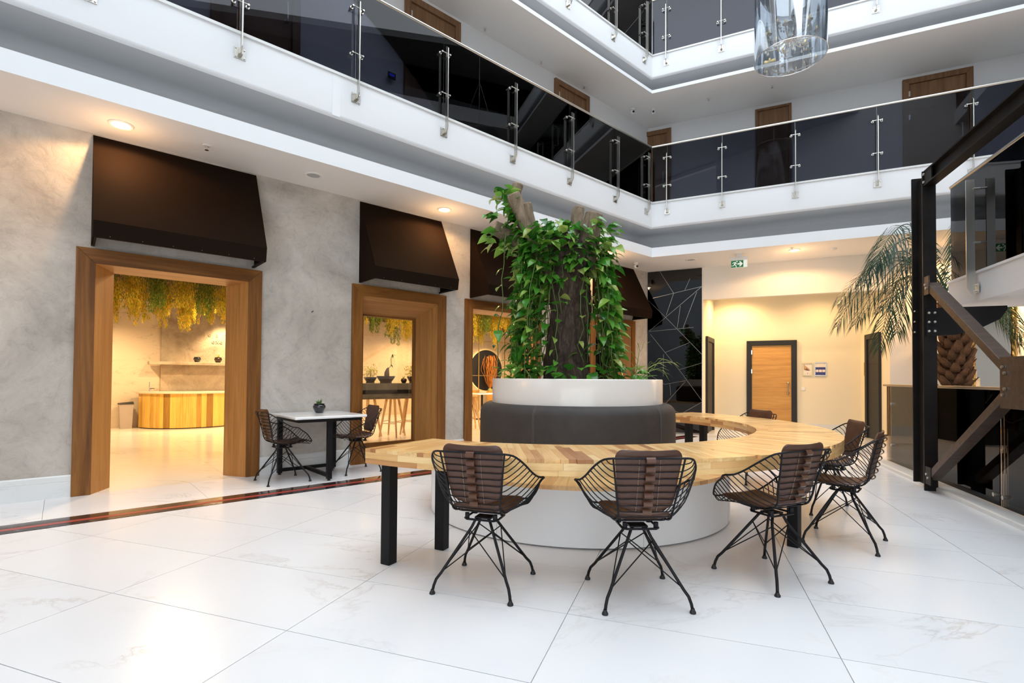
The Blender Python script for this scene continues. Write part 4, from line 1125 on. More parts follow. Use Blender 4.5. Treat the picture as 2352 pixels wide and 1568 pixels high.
def make_chair(label, group):
    r = thing('wire_chair', label, 'chair', (0, 0, 0), 0, group)
    # outer rim, one closed rod
    right = [samp(RP, i / 30) for i in range(31)]
    left = [Vector((-p.x, p.y, p.z)) for p in right[::-1]]
    top = [Vector((0.195 * (1 - 2 * i / 8) * -1, -0.245, 0.795)) for i in range(1, 8)]
    loop = right + left + top
    part('rim', MB().tube(loop, 0.0058, 7, True), 'wire', r, True, angle=180)
    for sg in (1, -1):
        pts = [ribp(i / 24 * 0.80) for i in range(25)]
        part('rib', MB().tube([(sg * p.x, p.y - 0.004, p.z - 0.004) for p in pts], 0.0052, 7), 'wire', r, True, angle=180)
    NW = 20
    for k in range(1, NW):
        v = k / NW
        E = samp(RP, v); R = ribp(v); C = samp(CP, v)
        f = min(1, max(0, (v - 0.25) / 0.35))
        Mx = (E + R) / 2 + Vector((0.012, -0.016 * (1 - f), -0.030 * f))
        half = [E, Mx, R, Vector((ribx(v) * 0.5, C.y + 0.006 * (1 - f), C.z + 0.002 * f)), C]
        pts = [*half, *[Vector((-p.x, p.y, p.z)) for p in half[-2::-1]]]
        part('wire', MB().tube(catmull(pts, 4), 0.0031, 5), 'wire', r, True, angle=180)
    # back pad
    def pad(v0, v1, wa, wb, off, th, nv, corner_r):
        rows_f, rows_b = [], []
        for i in range(nv + 1):
            t = 0.5 - 0.5 * cos(pi * i / nv); v = v0 + (v1 - v0) * t
            c = samp(CP, max(0, v)); c2 = samp(CP, max(0, v) + 0.02) - samp(CP, max(0, v) - 0.02); c2.normalize()
            if v < 0: c = c - c2 * (-v) * 1.05
            nrm = Vector((0, -c2.z, c2.y)) * -1
            if nrm.y < 0 and v < 0.35: nrm = -nrm
            if nrm.z < 0 and v >= 0.35: nrm = -nrm
            w = wa + (wb - wa) * t
            e = min(1.0, min(t, 1 - t) / 0.11)
            w -= corner_r * (1 - sqrt(max(0, 1 - (1 - e) ** 2)))
            ed = min(1.0, e / 0.6) ** 0.5
            ff, bb = [], []
            for j in range(11):
                u = -1 + 2 * j / 10
                cup = 0.020 * u * u if v < 0.40 else 0.010 * u * u
                q = Vector((u * w, c.y, c.z)) + nrm * (off + cup)
                h = th * (0.25 + 0.75 * ed * sqrt(max(0, 1 - abs(u) ** 6)))
                ff.append(q + nrm * h); bb.append(q)
            rows_f.append(ff); rows_b.append(bb)
        loops = [f_ + b_[::-1] for f_, b_ in zip(rows_f, rows_b)]
        return MB().loft(loops)
    bp_ = part('back_pad', pad(-0.035, 0.40, 0.180, 0.142, 0.006, 0.022, 24, 0.045), 'leather', r, True, angle=70)
    part('seat_pad', pad(0.43, 0.985, 0.150, 0.172, 0.006, 0.024, 20, 0.035), 'leather', r, True, angle=70)
    # leather straps buckled over the wires down the middle of the back
    ks = [0.0, 1.5, 2.5, 3.5, 4.5, 5.5, 6.5]
    for i, k in enumerate(ks):
        v = min(0.42, 0.015 + 0.064 * i)
        c = samp(CP, v); d = (samp(CP, v + 0.02) - samp(CP, max(0, v - 0.02))).normalized()
        nb = Vector((0, d.z, -d.y)); 
        if nb.y > 0: nb = -nb
        w, h = 0.024, 0.0185
        rows = []
        for a in range(5):
            t = -1 + a / 2
            lift = 0.017 - 0.015 * t * t
            q = c + d * (h * t) + nb * lift
            rows.append([q + Vector((-w, 0, 0)), q + Vector((w, 0, 0)), q + Vector((w, 0, 0)) + nb * 0.004, q + Vector((-w, 0, 0)) + nb * 0.004])
        part('strap', MB().loft(rows), 'leather_strap', bp_, True)
    for sx in (-0.055, 0.055):
        st = MB()
        for i in range(34):
            v = 0.0 + 0.395 * i / 34
            a = samp(CP, v); b = samp(CP, v + 0.0065)
            a = Vector((sx, a.y + 0.0045, a.z)); b = Vector((sx, b.y + 0.0045, b.z))
            st.bar(a, b, 0.003, 0.003, (1, 0, 0))
        part('stitching', st, 'stitch', bp_)['kind'] = 'stuff'
    # swivel bracket
    ring = [(.098, -.075, .393), (.098, .055, .393), (.080, .075, .393), (-.080, .075, .393), (-.098, .055, .393), (-.098, -.075, .393), (-.080, -.095, .393), (.080, -.095, .393)]
    bs = MB().tube(ring, 0.0065, 7, True)
    for x, y in ((.085, -.075), (-.085, -.075), (.085, .055), (-.085, .055)):
        bs.tube([(x, y, .388), (x, y, .424)], 0.013, 10)
    bs.box(-.05, .05, -.05, .03, .388, .396)
    part('seat_bracket', bs, 'wire', r, True)
    ends = []
    F = 0.2275
    for sx in (1, -1):
        for sy in (1, -1):
            pts = [(.030 * sx, -.01 + .028 * sy, .392), (.046 * sx, -.006 + .046 * sy, .376), (.062 * sx, .062 * sy, .340), (.192 * sx, .192 * sy, .108), (.212 * sx, .212 * sy, .078), (.222 * sx, .222 * sy, .045), (F * sx, F * sy, .010)]
            l = part('leg', MB().tube(pts, 0.0085, 8), 'wire', r, True, angle=180)
            part('foot', MB().lathe([(.016, 0), (.017, .006), (.010, .020), (.009, .026)], 10, (F * sx, F * sy)), 'black', l, True)
    def on(sx, sy, z):
        t = (0.340 - z) / (0.340 - 0.108); d = .062 + (.192 - .062) * t
        return Vector((d * sx, d * sy, z))
    corners = [(1, 1), (-1, 1), (-1, -1), (1, -1)]
    for i in range(4):
        a, b = corners[i], corners[(i + 1) % 4]
        part('brace', MB().tube([on(*a, .325), on(*b, .115)], 0.0036, 5), 'wire', r, True, angle=180)
        part('brace', MB().tube([on(*b, .325), on(*a, .115)], 0.0036, 5), 'wire', r, True, angle=180)
    return r
CHG = 'wire and leather chairs'
chairs = [
    (-0.148, 2.991, -17.6, 'brown leather wire armchair at the near left of the curved table, seen from behind'),
    (0.699, 2.846, 2.7, 'brown leather wire armchair seen straight from behind, nearest the camera at the table'),
    (1.594, 3.139, 24.3, 'brown leather wire armchair turned left, in front of the black table leg at the right'),
    (2.491, 3.817, 48.4, 'brown leather wire armchair in profile at the right end of the table, facing left'),
    (2.94, 4.71, 77.2, 'wire armchair behind the profile chair, its leather back showing past the table edge'),
    (2.81, 6.09, 109.0, 'wire armchair on the far side of the curved table, in front of the oak door'),
    (-2.63, 5.866, -47.0, 'wire armchair left of the small marble table, by the open cafe doorway'),
    (-1.977, 6.51, 130.0, 'wire armchair right of the small marble table, in front of the bonsai window'),
]
first = make_chair(chairs[0][3], CHG)
for i, (x, y, a, lb) in enumerate(chairs):
    c = first if i == 0 else copy_tree(first)
    c.location = (x, y, 0.0); c.rotation_euler = (0, 0, radians(a)); c['label'] = lb

# ================================================================== SMALL CAFE TABLE WITH POT
ct = thing('cafe_table', 'small square table with white stone top on a black steel base against the plaster wall', 'table', Lp(2.33, 0.49), angL)
part('table_top', MB().box(-0.42, 0.42, -0.44, 0.43, 0.722, 0.752), 'stone_top', ct, bev=0.01, seg=3)
part('apron', MB().box(-0.37, 0.37, -0.39, 0.38, 0.685, 0.721), 'black_metal', ct)
for x, y in ((0.0, -0.345), (-0.325, 0.38), (0.345, 0.38)):
    l = part('leg', MB().box(x - 0.026, x + 0.026, y - 0.026, y + 0.026, 0.02, 0.684), 'black_metal', ct)
    part('foot', MB().lathe([(0.022, 0.0), (0.020, 0.008), (0.008, 0.020)], 10, (x, y)), 'black', l, True)
part('floor_bar', MB().box(-0.298, 0.318, 0.362, 0.398, 0.035, 0.075), 'black_metal', ct)
part('floor_bar', MB().box(-0.018, 0.018, -0.318, 0.361, 0.035, 0.075), 'black_metal', ct)
def pot_plant(name, label, P, rz, sc, pot_mat, leaf='succulent', spikes=9, hgt=1.0, group=None):
    r = thing(name, label, 'plant', P, rz, group)
    part('pot', MB().lathe([(0.040, 0), (0.046, 0.003), (0.071, 0.055), (0.076, 0.075), (0.072, 0.092), (0.058, 0.103), (0.067, 0.108), (0.067, 0.114), (0.055, 0.114), (0.053, 0.100), (0.002, 0.098)], 28), pot_mat, r, True, scale=sc)
    rr = random.Random(int(P[0] * 1000) & 255)
    for k in range(spikes):
        a = 2 * pi * k / spikes + rr.uniform(-.3, .3); tl = rr.uniform(0.15, 0.75); ln = rr.uniform(0.055, 0.085) * hgt
        d = Vector((cos(a) * tl, sin(a) * tl, 1)).normalized(); b = Vector((cos(a) * 0.008, sin(a) * 0.008, 0.098))
        part('leaf', MB().tube([b, b + d * ln * 0.4, b + d * ln], [0.006, 0.008, 0.0008], 5), leaf, r, True, scale=sc)
    return r
pot_plant('potted_succulent', 'glossy black pot with a small green succulent on the white table', Lp(2.394, 0.339, 0.7525), 0, 1.0, 'ceramic_black')

# ================================================================== INSIDE THE CAFE
cf = random.Random(21)
# reception counter, curved front of upright slats
cn = thing('slatted_counter', 'curved low counter faced with golden upright wooden slats, seen through the doorway', 'counter', Lp(2.35, -7.89), angL)
ang = -172.0
while ang < -8:
    w = cf.choice([6.0, 7.5, 9.0, 5.0]); a0 = radians(ang); a1 = radians(min(-8, ang + w - 0.15)); ac = (a0 + a1) / 2
    pl = [(p[0], p[1]) for p in ring_poly(a0 - ac, a1 - ac, 1.02, 1.05, 3)]
    part('slat', MB().prism(pl, 0.02, 0.79), 'slat', cn, rotz=ac); ang += w
part('counter_top', MB().prism(ring_poly(radians(-176), radians(-4), 0.35, 1.09, 32), 0.792, 0.83), 'cafe_marble', cn)
part('plinth', MB().prism(ring_poly(radians(-172), radians(-8), 0.9, 1.0, 24), 0.0, 0.05), 'black', cn)
shelf = thing('wall_shelf', 'stone shelf across the brown plaster wall above the slatted counter', 'shelf', Lp(1.48, -7.895, 1.46), angL)
part('board', MB().box(0, 3.0, -0.34, 0, 0.0, 0.07), 'plaster_brown', shelf, bev=0.006)
pot_plant('black_pot', 'small glazed black pot on the cafe wall shelf, left of the bright spot', Lp(2.45, -7.70, 1.531), 0, 1.1, 'ceramic_black', spikes=3, hgt=0.4)
pot_plant('shelf_succulent', 'small pot with a yellow-green succulent on the cafe shelf under the bright spot', Lp(2.90, -7.70, 1.531), 0, 1.15, 'bowl', 'yellow_leaf', 10, 1.1)
bn = thing('waste_bin', 'taupe waste bin with a dark slanted lid left of the slatted counter', 'bin', Lp(1.08, -7.74), angL)
part('body', MB().loft([[(-0.10, -0.12, 0), (0.11, -0.12, 0), (0.11, 0.12, 0), (-0.10, 0.12, 0)], [(-0.13, -0.14, 0.55), (0.13, -0.14, 0.55), (0.13, 0.14, 0.55), (-0.13, 0.14, 0.55)]]), 'bin', bn)
part('lid', MB().loft([[(-0.15, -0.15, 0.552), (0.14, -0.15, 0.552), (0.14, 0.15, 0.552), (-0.15, 0.15, 0.552)], [(-0.13, -0.14, 0.575), (0.13, -0.14, 0.60), (0.13, 0.14, 0.60), (-0.13, 0.14, 0.575)]]), 'black', bn)
tp = thing('tap', 'thin upright tap with a black lever at the left end of the slatted counter', 'tap', Lp(1.50, -7.60, 0.831), angL)
part('column', MB().tube([(0, 0, 0), (0, 0, 0.22)], 0.012, 8), 'steel', tp, True)
part('lever', MB().tube([(0, 0, 0.06), (0.05, -0.02, 0.075), (0.09, -0.03, 0.065)], 0.010, 6), 'black', tp, True)
# raised lettering
def text_mesh(s, size):
    c = bpy.data.curves.new('lettering', 'FONT'); c.body = s; c.size = size; c.extrude = 0.003; c.space_character = 1.15
    o = bpy.data.objects.new('tmp', c); COL.objects.link(o)
    dg = bpy.context.evaluated_depsgraph_get()
    me = bpy.data.meshes.new_from_object(o.evaluated_get(dg))
    bpy.data.objects.remove(o); me.materials.clear(); me.materials.append(MT['letter'])
    return me
lt = thing('wall_lettering', 'faint raised lettering on the brown plaster wall above the shelf', 'lettering', Lp(2.45, -7.895, 2.0), angL)
for tx, dx, dz, sz in (('S     n', 0.22, 0.36, 0.15), ('am e a n', 0.0, 0.19, 0.15), ('exe r', 0.34, 0.02, 0.15)):
    for q, ch in enumerate(tx):
        if ch != ' ':
            obj('letter', text_mesh(ch, sz), lt, loc=(dx + q * 0.085, -0.004, dz), rot=(radians(90), 0, 0))

# bar counter behind the first window
bar = thing('bar_counter', 'double-slab grey concrete bar counter behind the bonsai window', 'counter', Lp(2.7, -1.5), angL)
part('upper_slab', MB().box(0, 2.9, 0, 0.55, 0.977, 1.090), 'concrete', bar, bev=0.004)
part('lower_slab', MB().box(0.02, 2.88, 0.03, 0.50, 0.815, 0.905), 'concrete', bar, bev=0.004)
part('spacer', MB().box(0.1, 2.8, 0.12, 0.40, 0.905, 0.977), 'black', bar)
for x in (0.05, 2.75):
    part('end_panel', MB().box(x, x + 0.08, 0.10, 0.42, 0.0, 0.815), 'concrete', bar)
def bowl(label, P, R, Hh, mat, content):
    r = thing('planted_bowl', label, 'plant', P, angL)
    part('bowl', MB().lathe([(R * 0.62, 0), (R * 0.66, 0.012), (R * 0.60, 0.022), (R * 0.95, Hh * 0.8), (R, Hh), (R * 0.93, Hh), (R * 0.90, Hh * 0.85), (0.002, Hh * 0.85)], 32), mat, r, True)
    part('pebbles', MB().lathe([(R * 0.9, Hh * 0.87), (R * 0.5, Hh * 0.97), (0.002, Hh * 1.0)], 20, caps=False), 'soil_warm', r, True)
    rr = random.Random(3)
    if content == 'bonsai':
        part('caudex', rough_tube([(0.02, 0, Hh * 0.9), (0.02, 0, Hh + 0.05), (0.03, 0, Hh + 0.11), (0.05, 0, Hh + 0.15)], [0.045, 0.045, 0.03, 0.012], 10, 0.08, rr), 'bark', r, True)
        part('stem', MB().tube(catmull([(0.05, 0, Hh + 0.14), (0.10, 0, Hh + 0.20), (0.10, 0, Hh + 0.32), (0.13, 0, Hh + 0.40)], 5), 0.005, 6), 'bark', r, True)
        for q, d in (((0.10, 0, Hh + .22), (0.4, 0.3, -0.5)), ((0.10, 0, Hh + .24), (0.8, -0.3, -0.4)), ((0.10, 0, Hh + .33), (-0.3, 0.2, -0.6)), ((0.13, 0, Hh + .40), (0.9, 0.1, -0.3)), ((0.13, 0, Hh + .40), (0.2, 0.3, -0.5)), ((0.11, 0, Hh + .37), (0.5, -0.5, -0.4))):
            q = Vector(q); d = Vector(d).normalized(); s_ = d.cross(Vector((0, 0, 1))).normalized() * 0.016
            part('leaf', MB().add([q, q + d * 0.04 + s_, q + d * 0.10, q + d * 0.04 - s_], [(0, 1, 2, 3)]), 'succulent', r, recalc=False)
    else:
        mbx = MB()
        for k in range(200):
            c = Vector((rr.gauss(0, R * 0.55), rr.gauss(0, R * 0.4), Hh + abs(rr.gauss(0.09, 0.06))))
            d = Vector((rr.uniform(-1, 1), rr.uniform(-1, 1), rr.uniform(-.5, 1))).normalized() * 0.03; s_ = d.cross(Vector((0.3, 0.2, 1))).normalized() * 0.012
            mbx.add([c - d, c + s_, c + d, c - s_], [(0, 1, 2, 3)])
        part('foliage', mbx, 'yellow_leaf', r, recalc=False)['kind'] = 'stuff'
        part('stem', MB().tube([(0, 0, Hh * 0.9), (0.01, 0, Hh + 0.1)], 0.008, 6), 'bark', r)
    return r
bowl('dark brown bowl with a bonsai on the bar behind the first window', Lp(4.36, -1.70, 1.0905), 0.165, 0.13, 'bowl', 'bonsai')
bowl('pale-rimmed bowl with yellow foliage behind the bonsai bowl', Lp(4.20, -1.99, 1.0905), 0.12, 0.11, 'bowl', 'bush')
bowl('pale-rimmed bowl with yellow foliage at the right end of the bar', Lp(4.98, -1.80, 1.0905), 0.12, 0.13, 'bowl', 'bush')
pot_plant('bar_succulent', 'small bronze pot with a yellow succulent at the left end of the bar', Lp(3.93, -1.92, 1.0905), 0, 0.75, 'bowl', 'yellow_leaf', 10, 1.4)
pot_plant('bar_succulent', 'small bronze pot with a yellow succulent on the bar right of the bonsai', Lp(4.78, -1.80, 1.0905), 0, 0.75, 'bowl', 'yellow_leaf', 10, 1.2)

def make_stool(label, group):
    r = thing('bar_stool', label, 'stool', (0, 0, 0), 0, group)
    part('seat', MB().lathe([(0.001, 0.755), (0.15, 0.755), (0.165, 0.765), (0.165, 0.785), (0.15, 0.793), (0.001, 0.79)], 24), 'stool', r, True)
    cs = [(1, 1), (-1, 1), (-1, -1), (1, -1)]
    for sx, sy in cs:
        part('leg', MB().tube([(0.09 * sx, 0.09 * sy, 0.755), (0.19 * sx, 0.19 * sy, 0.0)], [0.027, 0.018], 8), 'stool', r, True)
    for i in range(4):
        a, b = cs[i], cs[(i + 1) % 4]; z = 0.27 if i % 2 else 0.31
        d = 0.09 + 0.10 * (0.755 - z) / 0.755
        part('stretcher', MB().tube([(d * a[0], d * a[1], z), (d * b[0], d * b[1], z)], 0.009, 6), 'stool', r, True)
    return r
SG = 'wooden bar stools'
sp0 = make_stool('wooden bar stool behind the bar counter, leftmost of four under the bonsai window', SG)
for i, (s, n, lb) in enumerate(((4.10, -2.75, None), (4.62, -2.95, 'wooden bar stool behind the bar counter, second from left of four under the bonsai window'), (5.05, -2.72, 'wooden bar stool behind the bar counter, third from left of four under the bonsai window'),
                                (5.58, -2.90, 'wooden bar stool behind the bar counter, rightmost of four under the bonsai window'),
                                (7.12, -2.85, 'wooden bar stool inside the second doorway, beside its left jamb'))):
    c = sp0 if i == 0 else copy_tree(sp0)
    c.location = Lp(s, n); c.rotation_euler = (0, 0, angL + 0.3 * i)
    if lb: c['label'] = lb
# tables and chairs by the round window
for i, (s, n, lb) in enumerate(((9.15, -5.0, 'white-topped cafe table beyond the bar stool, nearer one'), (10.6, -6.1, 'white-topped cafe table under the round dark window, farther one'))):
    t = thing('pedestal_table', lb, 'table', Lp(s, n), angL)
    part('table_top', MB().box(-0.42, 0.42, -0.36, 0.36, 0.725, 0.755), 'stone_top', t, bev=0.008)
    part('column', MB().tube([(0, 0, 0.02), (0, 0, 0.724)], 0.03, 10), 'black_metal', t, True)
    part('base', MB().lathe([(0.24, 0), (0.24, 0.012), (0.03, 0.03)], 24), 'black_metal', t, True)
for i, (s, n, a, lb) in enumerate(((9.9, -5.3, 2.6, 'ochre tub chair between the two white-topped cafe tables'), (10.0, -6.7, 1.2, 'ochre tub chair below the round dark window, left side'), (11.5, -6.9, -1.0, 'ochre tub chair below the round dark window, right side'))):
    t = thing('tub_chair', lb, 'chair', Lp(s, n), angL + a)
    part('seat', MB().lathe([(0.002, 0.42), (0.22, 0.42), (0.25, 0.45), (0.22, 0.48), (0.002, 0.48)], 20), 'ochre', t, True)
    part('backrest', MB().loft([[(r_ * cos(k), r_ * sin(k), z_) for r_, z_ in ((0.24, 0.47), (0.29, 0.78), (0.25, 0.79), (0.20, 0.47))] for k in [radians(200 + 14 * j) for j in range(11)]]), 'ochre', t, True)
    for k in range(4):
        a_ = pi / 4 + k * pi / 2
        part('leg', MB().tube([(0.1 * cos(a_), 0.1 * sin(a_), 0.42), (0.24 * cos(a_), 0.24 * sin(a_), 0)], 0.009, 6), 'black_metal', t)
# round dark window with dried orange twigs
rw = thing('round_window', 'round black back-lit wall niche behind orange twigs, inside the second doorway', 'niche', Lp(11.73, -8.095, 1.48), angL)
def ycirc(r0, r1, y0, y1, n=48):
    lo = []
    for k in range(n + 1):
        a = 2 * pi * k / n
        lo.append([(r0 * cos(a), y0, r0 * sin(a)), (r1 * cos(a), y0, r1 * sin(a)), (r1 * cos(a), y1, r1 * sin(a)), (r0 * cos(a), y1, r0 * sin(a))])
    return MB().loft(lo, True, False)
part('disc', ycirc(0.001, 0.75, -0.06, -0.03), 'black', rw)
part('light_ring', ycirc(0.66, 0.73, -0.029, -0.012), 'led_strip', rw)
tw = thing('dried_twigs', 'tall bundle of orange dried twigs in a yellow vase before the round niche', 'plant', Lp(11.70, -7.78, 0.62), angL)
part('vase', MB().lathe([(0.05, 0), (0.09, 0.05), (0.10, 0.12), (0.05, 0.19), (0.055, 0.21), (0.03, 0.21), (0.002, 0.15)], 20), 'yellow_leaf', tw, True)
part('stand', MB().lathe([(0.20, -0.62), (0.20, -0.60), (0.03, -0.58), (0.03, -0.03), (0.14, -0.02), (0.14, -0.001)], 20), 'black_metal', tw, True)
for k in range(46):
    a = cf.uniform(0, 2 * pi); lean = cf.uniform(0.05, 0.36)
    pts = [Vector((0, 0, 0.19))]
    for j in range(1, 6):
        t = j / 5
        pts.append(Vector((lean * cos(a) * sin(t * 2.2) + cf.uniform(-.05, .05), 0.35 * lean * sin(a) * t + cf.uniform(-.03, .03), 0.19 + 1.2 * t * cf.uniform(0.9, 1.02))))
    part('twig', MB().tube(catmull(pts, 2), 0.007, 4), 'twig', tw)
gb = thing('brass_glazing_bars', 'thin brass glazing bars crossing in front of the round niche', 'grille', Lp(11.29, -7.6), angL)
for x in (-0.25, 0.95):
    part('bar', MB().box(x - 0.012, x + 0.012, -0.012, 0.012, 0, 2.94), 'gold', gb)
for z in (1.28, 2.50):
    part('bar', MB().box(-1.5, 2.2, -0.010, 0.010, z - 0.012, z + 0.012), 'gold', gb)

# hanging garden under the cafe ceiling
def hanging(label, spots):
    r = thing('hanging_garden', label, 'plant', Lp(spots[0][0], spots[0][1], 2.945), angL)
    rr = random.Random(int(spots[0][0] * 100))
    for s, n, zlow, w, mat in spots:
        mb = MB(); dx, dy = s - spots[0][0], -(n - spots[0][1]); ln = 2.94 - zlow
        for k in range(11):
            bx, by = dx + rr.uniform(-w, w), dy + rr.uniform(-w, w); L_ = ln * rr.uniform(0.6, 1.0)
            tip = (bx + rr.uniform(-.06, .06), by + rr.uniform(-.06, .06))
            for q in range(150):
                t = rr.random() ** 0.8; x = bx + (tip[0] - bx) * t; y = by + (tip[1] - by) * t; z = -L_ * t
                spread = 0.07 * (1.15 - t)
                c = Vector((x + rr.gauss(0, spread), y + rr.gauss(0, spread), z))
                d = Vector((rr.uniform(-.6, .6), rr.uniform(-.6, .6), -1)).normalized() * rr.uniform(0.016, 0.034)
                s_ = d.cross(Vector((rr.uniform(-1, 1), rr.uniform(-1, 1), 0.2))).normalized() * rr.uniform(0.004, 0.008)
                mb.add([c - d, c + s_, c + d, c - s_], [(0, 1, 2, 3)])
        part('bunch', mb, mat, r, recalc=False)
    return r
spots = []
for k in range(17):
    s = 0.45 + k * 0.125
    zl = [2.06, 2.35, 2.16, 2.30, 2.24, 2.12, 2.28, 2.05, 2.33, 2.40, 2.02, 2.08, 2.25, 2.18, 2.42, 2.10, 2.2][k]
    spots.append((s, -4.2 - 0.5 * (k % 3), zl, 0.11, 'moss_green' if k in (0, 6, 12) else 'moss'))
hanging('curtain of yellow and green hanging foliage inside the left doorway', spots)
spots = [(4.55 + 0.14 * k, -3.3 - 0.35 * (k % 3), [2.15, 2.0, 1.93, 2.25, 2.05, 2.3, 2.0, 1.9, 2.12, 2.0, 2.2, 2.05][k], 0.10, 'moss_green' if k in (3, 4, 7) else 'moss') for k in range(12)]
hanging('curtain of yellow hanging foliage above the bar behind the bonsai window', spots)
spots = [(7.45 + 0.16 * k, -3.3 - 0.35 * (k % 3), [1.95, 2.1, 1.9, 2.2, 2.0, 2.15, 2.3, 1.95, 2.1, 2.0, 2.15][k], 0.11, 'moss_green' if k in (3, 5) else 'moss') for k in range(11)]
hanging('curtain of yellow hanging foliage inside the second doorway, left of the tree', spots)

# cafe lamps
def cafe_lamp(s, n, e, label, ang=150, z=2.94, blend=0.6):
    r = thing('ceiling_spot', label, 'light', Lp(s, n, z))
    part('can', MB().lathe([(0.05, 0), (0.05, -0.07), (0.045, -0.075), (0.042, -0.02), (0.001, -0.02)], 18), 'black', r, True)
    part('lens', MB().lathe([(0.001, -0.055), (0.041, -0.055), (0.041, -0.05), (0.001, -0.05)], 16), 'lamp_on', r)
    l = bpy.data.lights.new('spot_beam', 'SPOT'); l.energy = e; l.color = CAFEC; l.spot_size = radians(ang); l.spot_blend = blend; l.shadow_soft_size = 0.08
    o = bpy.data.objects.new('spot_beam', l); COL.objects.link(o); o.parent = r; o.location = (0, 0, -0.09)
    return r
CE = LAMPS['cafe']
cafe_lamp(3.05, -7.45, LAMPS['cafe_spot'], 'cafe ceiling spot washing the lettered plaster wall', 95)
cafe_lamp(0.4, -6.6, CE, 'cafe ceiling spot before the cream marble wall')
cafe_lamp(2.2, -5.6, CE, 'cafe ceiling spot before the slatted counter')
cafe_lamp(1.2, -1.6, CE * 0.7, 'cafe ceiling spot just inside the left doorway', 176, 2.94, 0.1)  # added wide lamp, lights the foliage from the door side
cafe_lamp(3.9, -4.6, CE * 0.6, 'cafe ceiling spot between the two left openings')
cafe_lamp(5.6, -5.2, CE, 'cafe ceiling spot behind the bar stools')
cafe_lamp(8.2, -6.9, CE, 'cafe ceiling spot washing the sand wall behind the bar')
cafe_lamp(7.2, -1.7, CE * 0.7, 'cafe ceiling spot just inside the second doorway', 176, 2.94, 0.1)  # added likewise, in front of the foliage
cafe_lamp(4.4, -1.2, CE * 0.7, 'cafe ceiling spot above the concrete bar counter', 176, 2.94, 0.1)  # added wide lamp on the near side of the bar
cafe_lamp(9.6, -4.2, CE, 'cafe ceiling spot above the white-topped tables')
cafe_lamp(11.6, -6.6, CE * 0.9, 'cafe ceiling spot before the round niche')
cafe_lamp(11.0, -2.4, CE * 0.7, 'cafe ceiling spot behind the right-hand window')

# ================================================================== RECESS: pictures, switch, lamps
def framed(name, label, P, rz, w, h, fmat):
    r = thing(name, label, 'picture', P, rz)
    f = 0.012
    for a in ((0, w, 0, f), (0, w, h - f, h), (0, f, f, h - f), (w - f, w, f, h - f)):
        part('frame', MB().box(a[0], a[1], -0.018, 0, a[2], a[3]), fmat, r)
    part('sheet', MB().box(f, w - f, -0.008, 0, f, h - f), 'paper', r)
    return r
p1 = framed('framed_print', 'small gold-framed print of a brown triangle, right of the oak door', Bp(3.199, -1.499, 1.298), angB, 0.197, 0.287, 'gold')
part('tan_triangle', MB().prism_y([(0.03, 0.145), (0.03, 0.262), (0.15, 0.145)], -0.0095, -0.008), 'paper_tan', p1)
part('brown_figure', MB().prism_y([(0.035, 0.145), (0.045, 0.165), (0.075, 0.150), (0.085, 0.185), (0.105, 0.150), (0.165, 0.125), (0.115, 0.118), (0.07, 0.125)], -0.011, -0.0095), 'paper_brown', p1)
part('small_mark', MB().prism_y([(0.095, 0.048), (0.108, 0.048), (0.108, 0.065), (0.095, 0.065)], -0.0095, -0.008), 'paper_brown', p1)
p2 = framed('notice_board', 'small silver-framed blue notice with two rows of boxes, right of the gold print', Bp(3.442, -1.499, 1.299), angB, 0.224, 0.305, 'steel')
part('blue_field', MB().box(0.014, 0.21, -0.0095, -0.008, 0.02, 0.195), 'paper_blue', p2)
for i in range(3):
    part('white_box', MB().box(0.020 + i * 0.064, 0.020 + i * 0.064 + 0.055, -0.011, -0.0095, 0.085, 0.140), 'paper', p2)
    part('white_box', MB().box(0.020 + i * 0.064, 0.020 + i * 0.064 + 0.055, -0.011, -0.0095, 0.196, 0.215), 'paper', p2)
sw = thing('light_switch', 'white square light switch plate below the framed prints', 'switch', Bp(3.171, -1.499, 0.962), angB)
part('plate', MB().box(0, 0.086, -0.01, 0, 0, 0.086), 'warm_wall', sw, bev=0.004)
part('rocker', MB().box(0.015, 0.071, -0.014, -0.0101, 0.015, 0.071), 'plastic_white', sw, bev=0.002)
for nm, P, rz, lb in (('door_plaque', Bp(1.313, -1.30, 1.27), atan2(d4.y, d4.x), 'thin gold-edged plaque by the left-hand black door of the recess'),
                      ('door_plaque', Bp(4.352, -1.28, 1.30), atan2(d5.y, d5.x), 'thin gold-edged plaque by the right-hand black door of the recess')):
    framed(nm, lb, P, rz, 0.12, 0.29, 'gold')
def recess_lamp(b, m, e, lb):
    r = thing('recess_downlight', lb, 'light', Bp(b, m, 3.298))
    part('trim_ring', MB().lathe([(0.09, 0), (0.09, -0.01), (0.06, -0.006), (0.06, 0)], 20), 'plastic_white', r, True)
    part('lens', MB().lathe([(0.001, -0.004), (0.06, -0.004), (0.06, 0), (0.001, 0)], 16), 'lamp_on', r)
    l = bpy.data.lights.new('downlight_beam', 'SPOT'); l.energy = e; l.color = (1.0, 0.64, 0.29); l.spot_size = radians(150); l.spot_blend = 0.7; l.shadow_soft_size = 0.06
    o = bpy.data.objects.new('downlight_beam', l); COL.objects.link(o); o.parent = r; o.location = (0, 0, -0.03)
recess_lamp(1.85, -0.85, LAMPS['recess'], 'downlight behind the bulkhead at the left of the recess')
recess_lamp(3.5, -0.75, LAMPS['recess'] * 0.5, 'downlight behind the bulkhead at the right of the recess')
lk = thing('door_display', 'tiny blue-lit lock display on a door behind the left smoked railing', 'display', Lp(3.45, 0.056, 5.52), angL)
part('housing', MB().box(-0.03, 0.09, -0.012, 0.004, -0.02, 0.07), 'black', lk)
part('screen', MB().box(-0.01, 0.07, -0.014, -0.012, 0.015, 0.05), 'blue_led', lk)

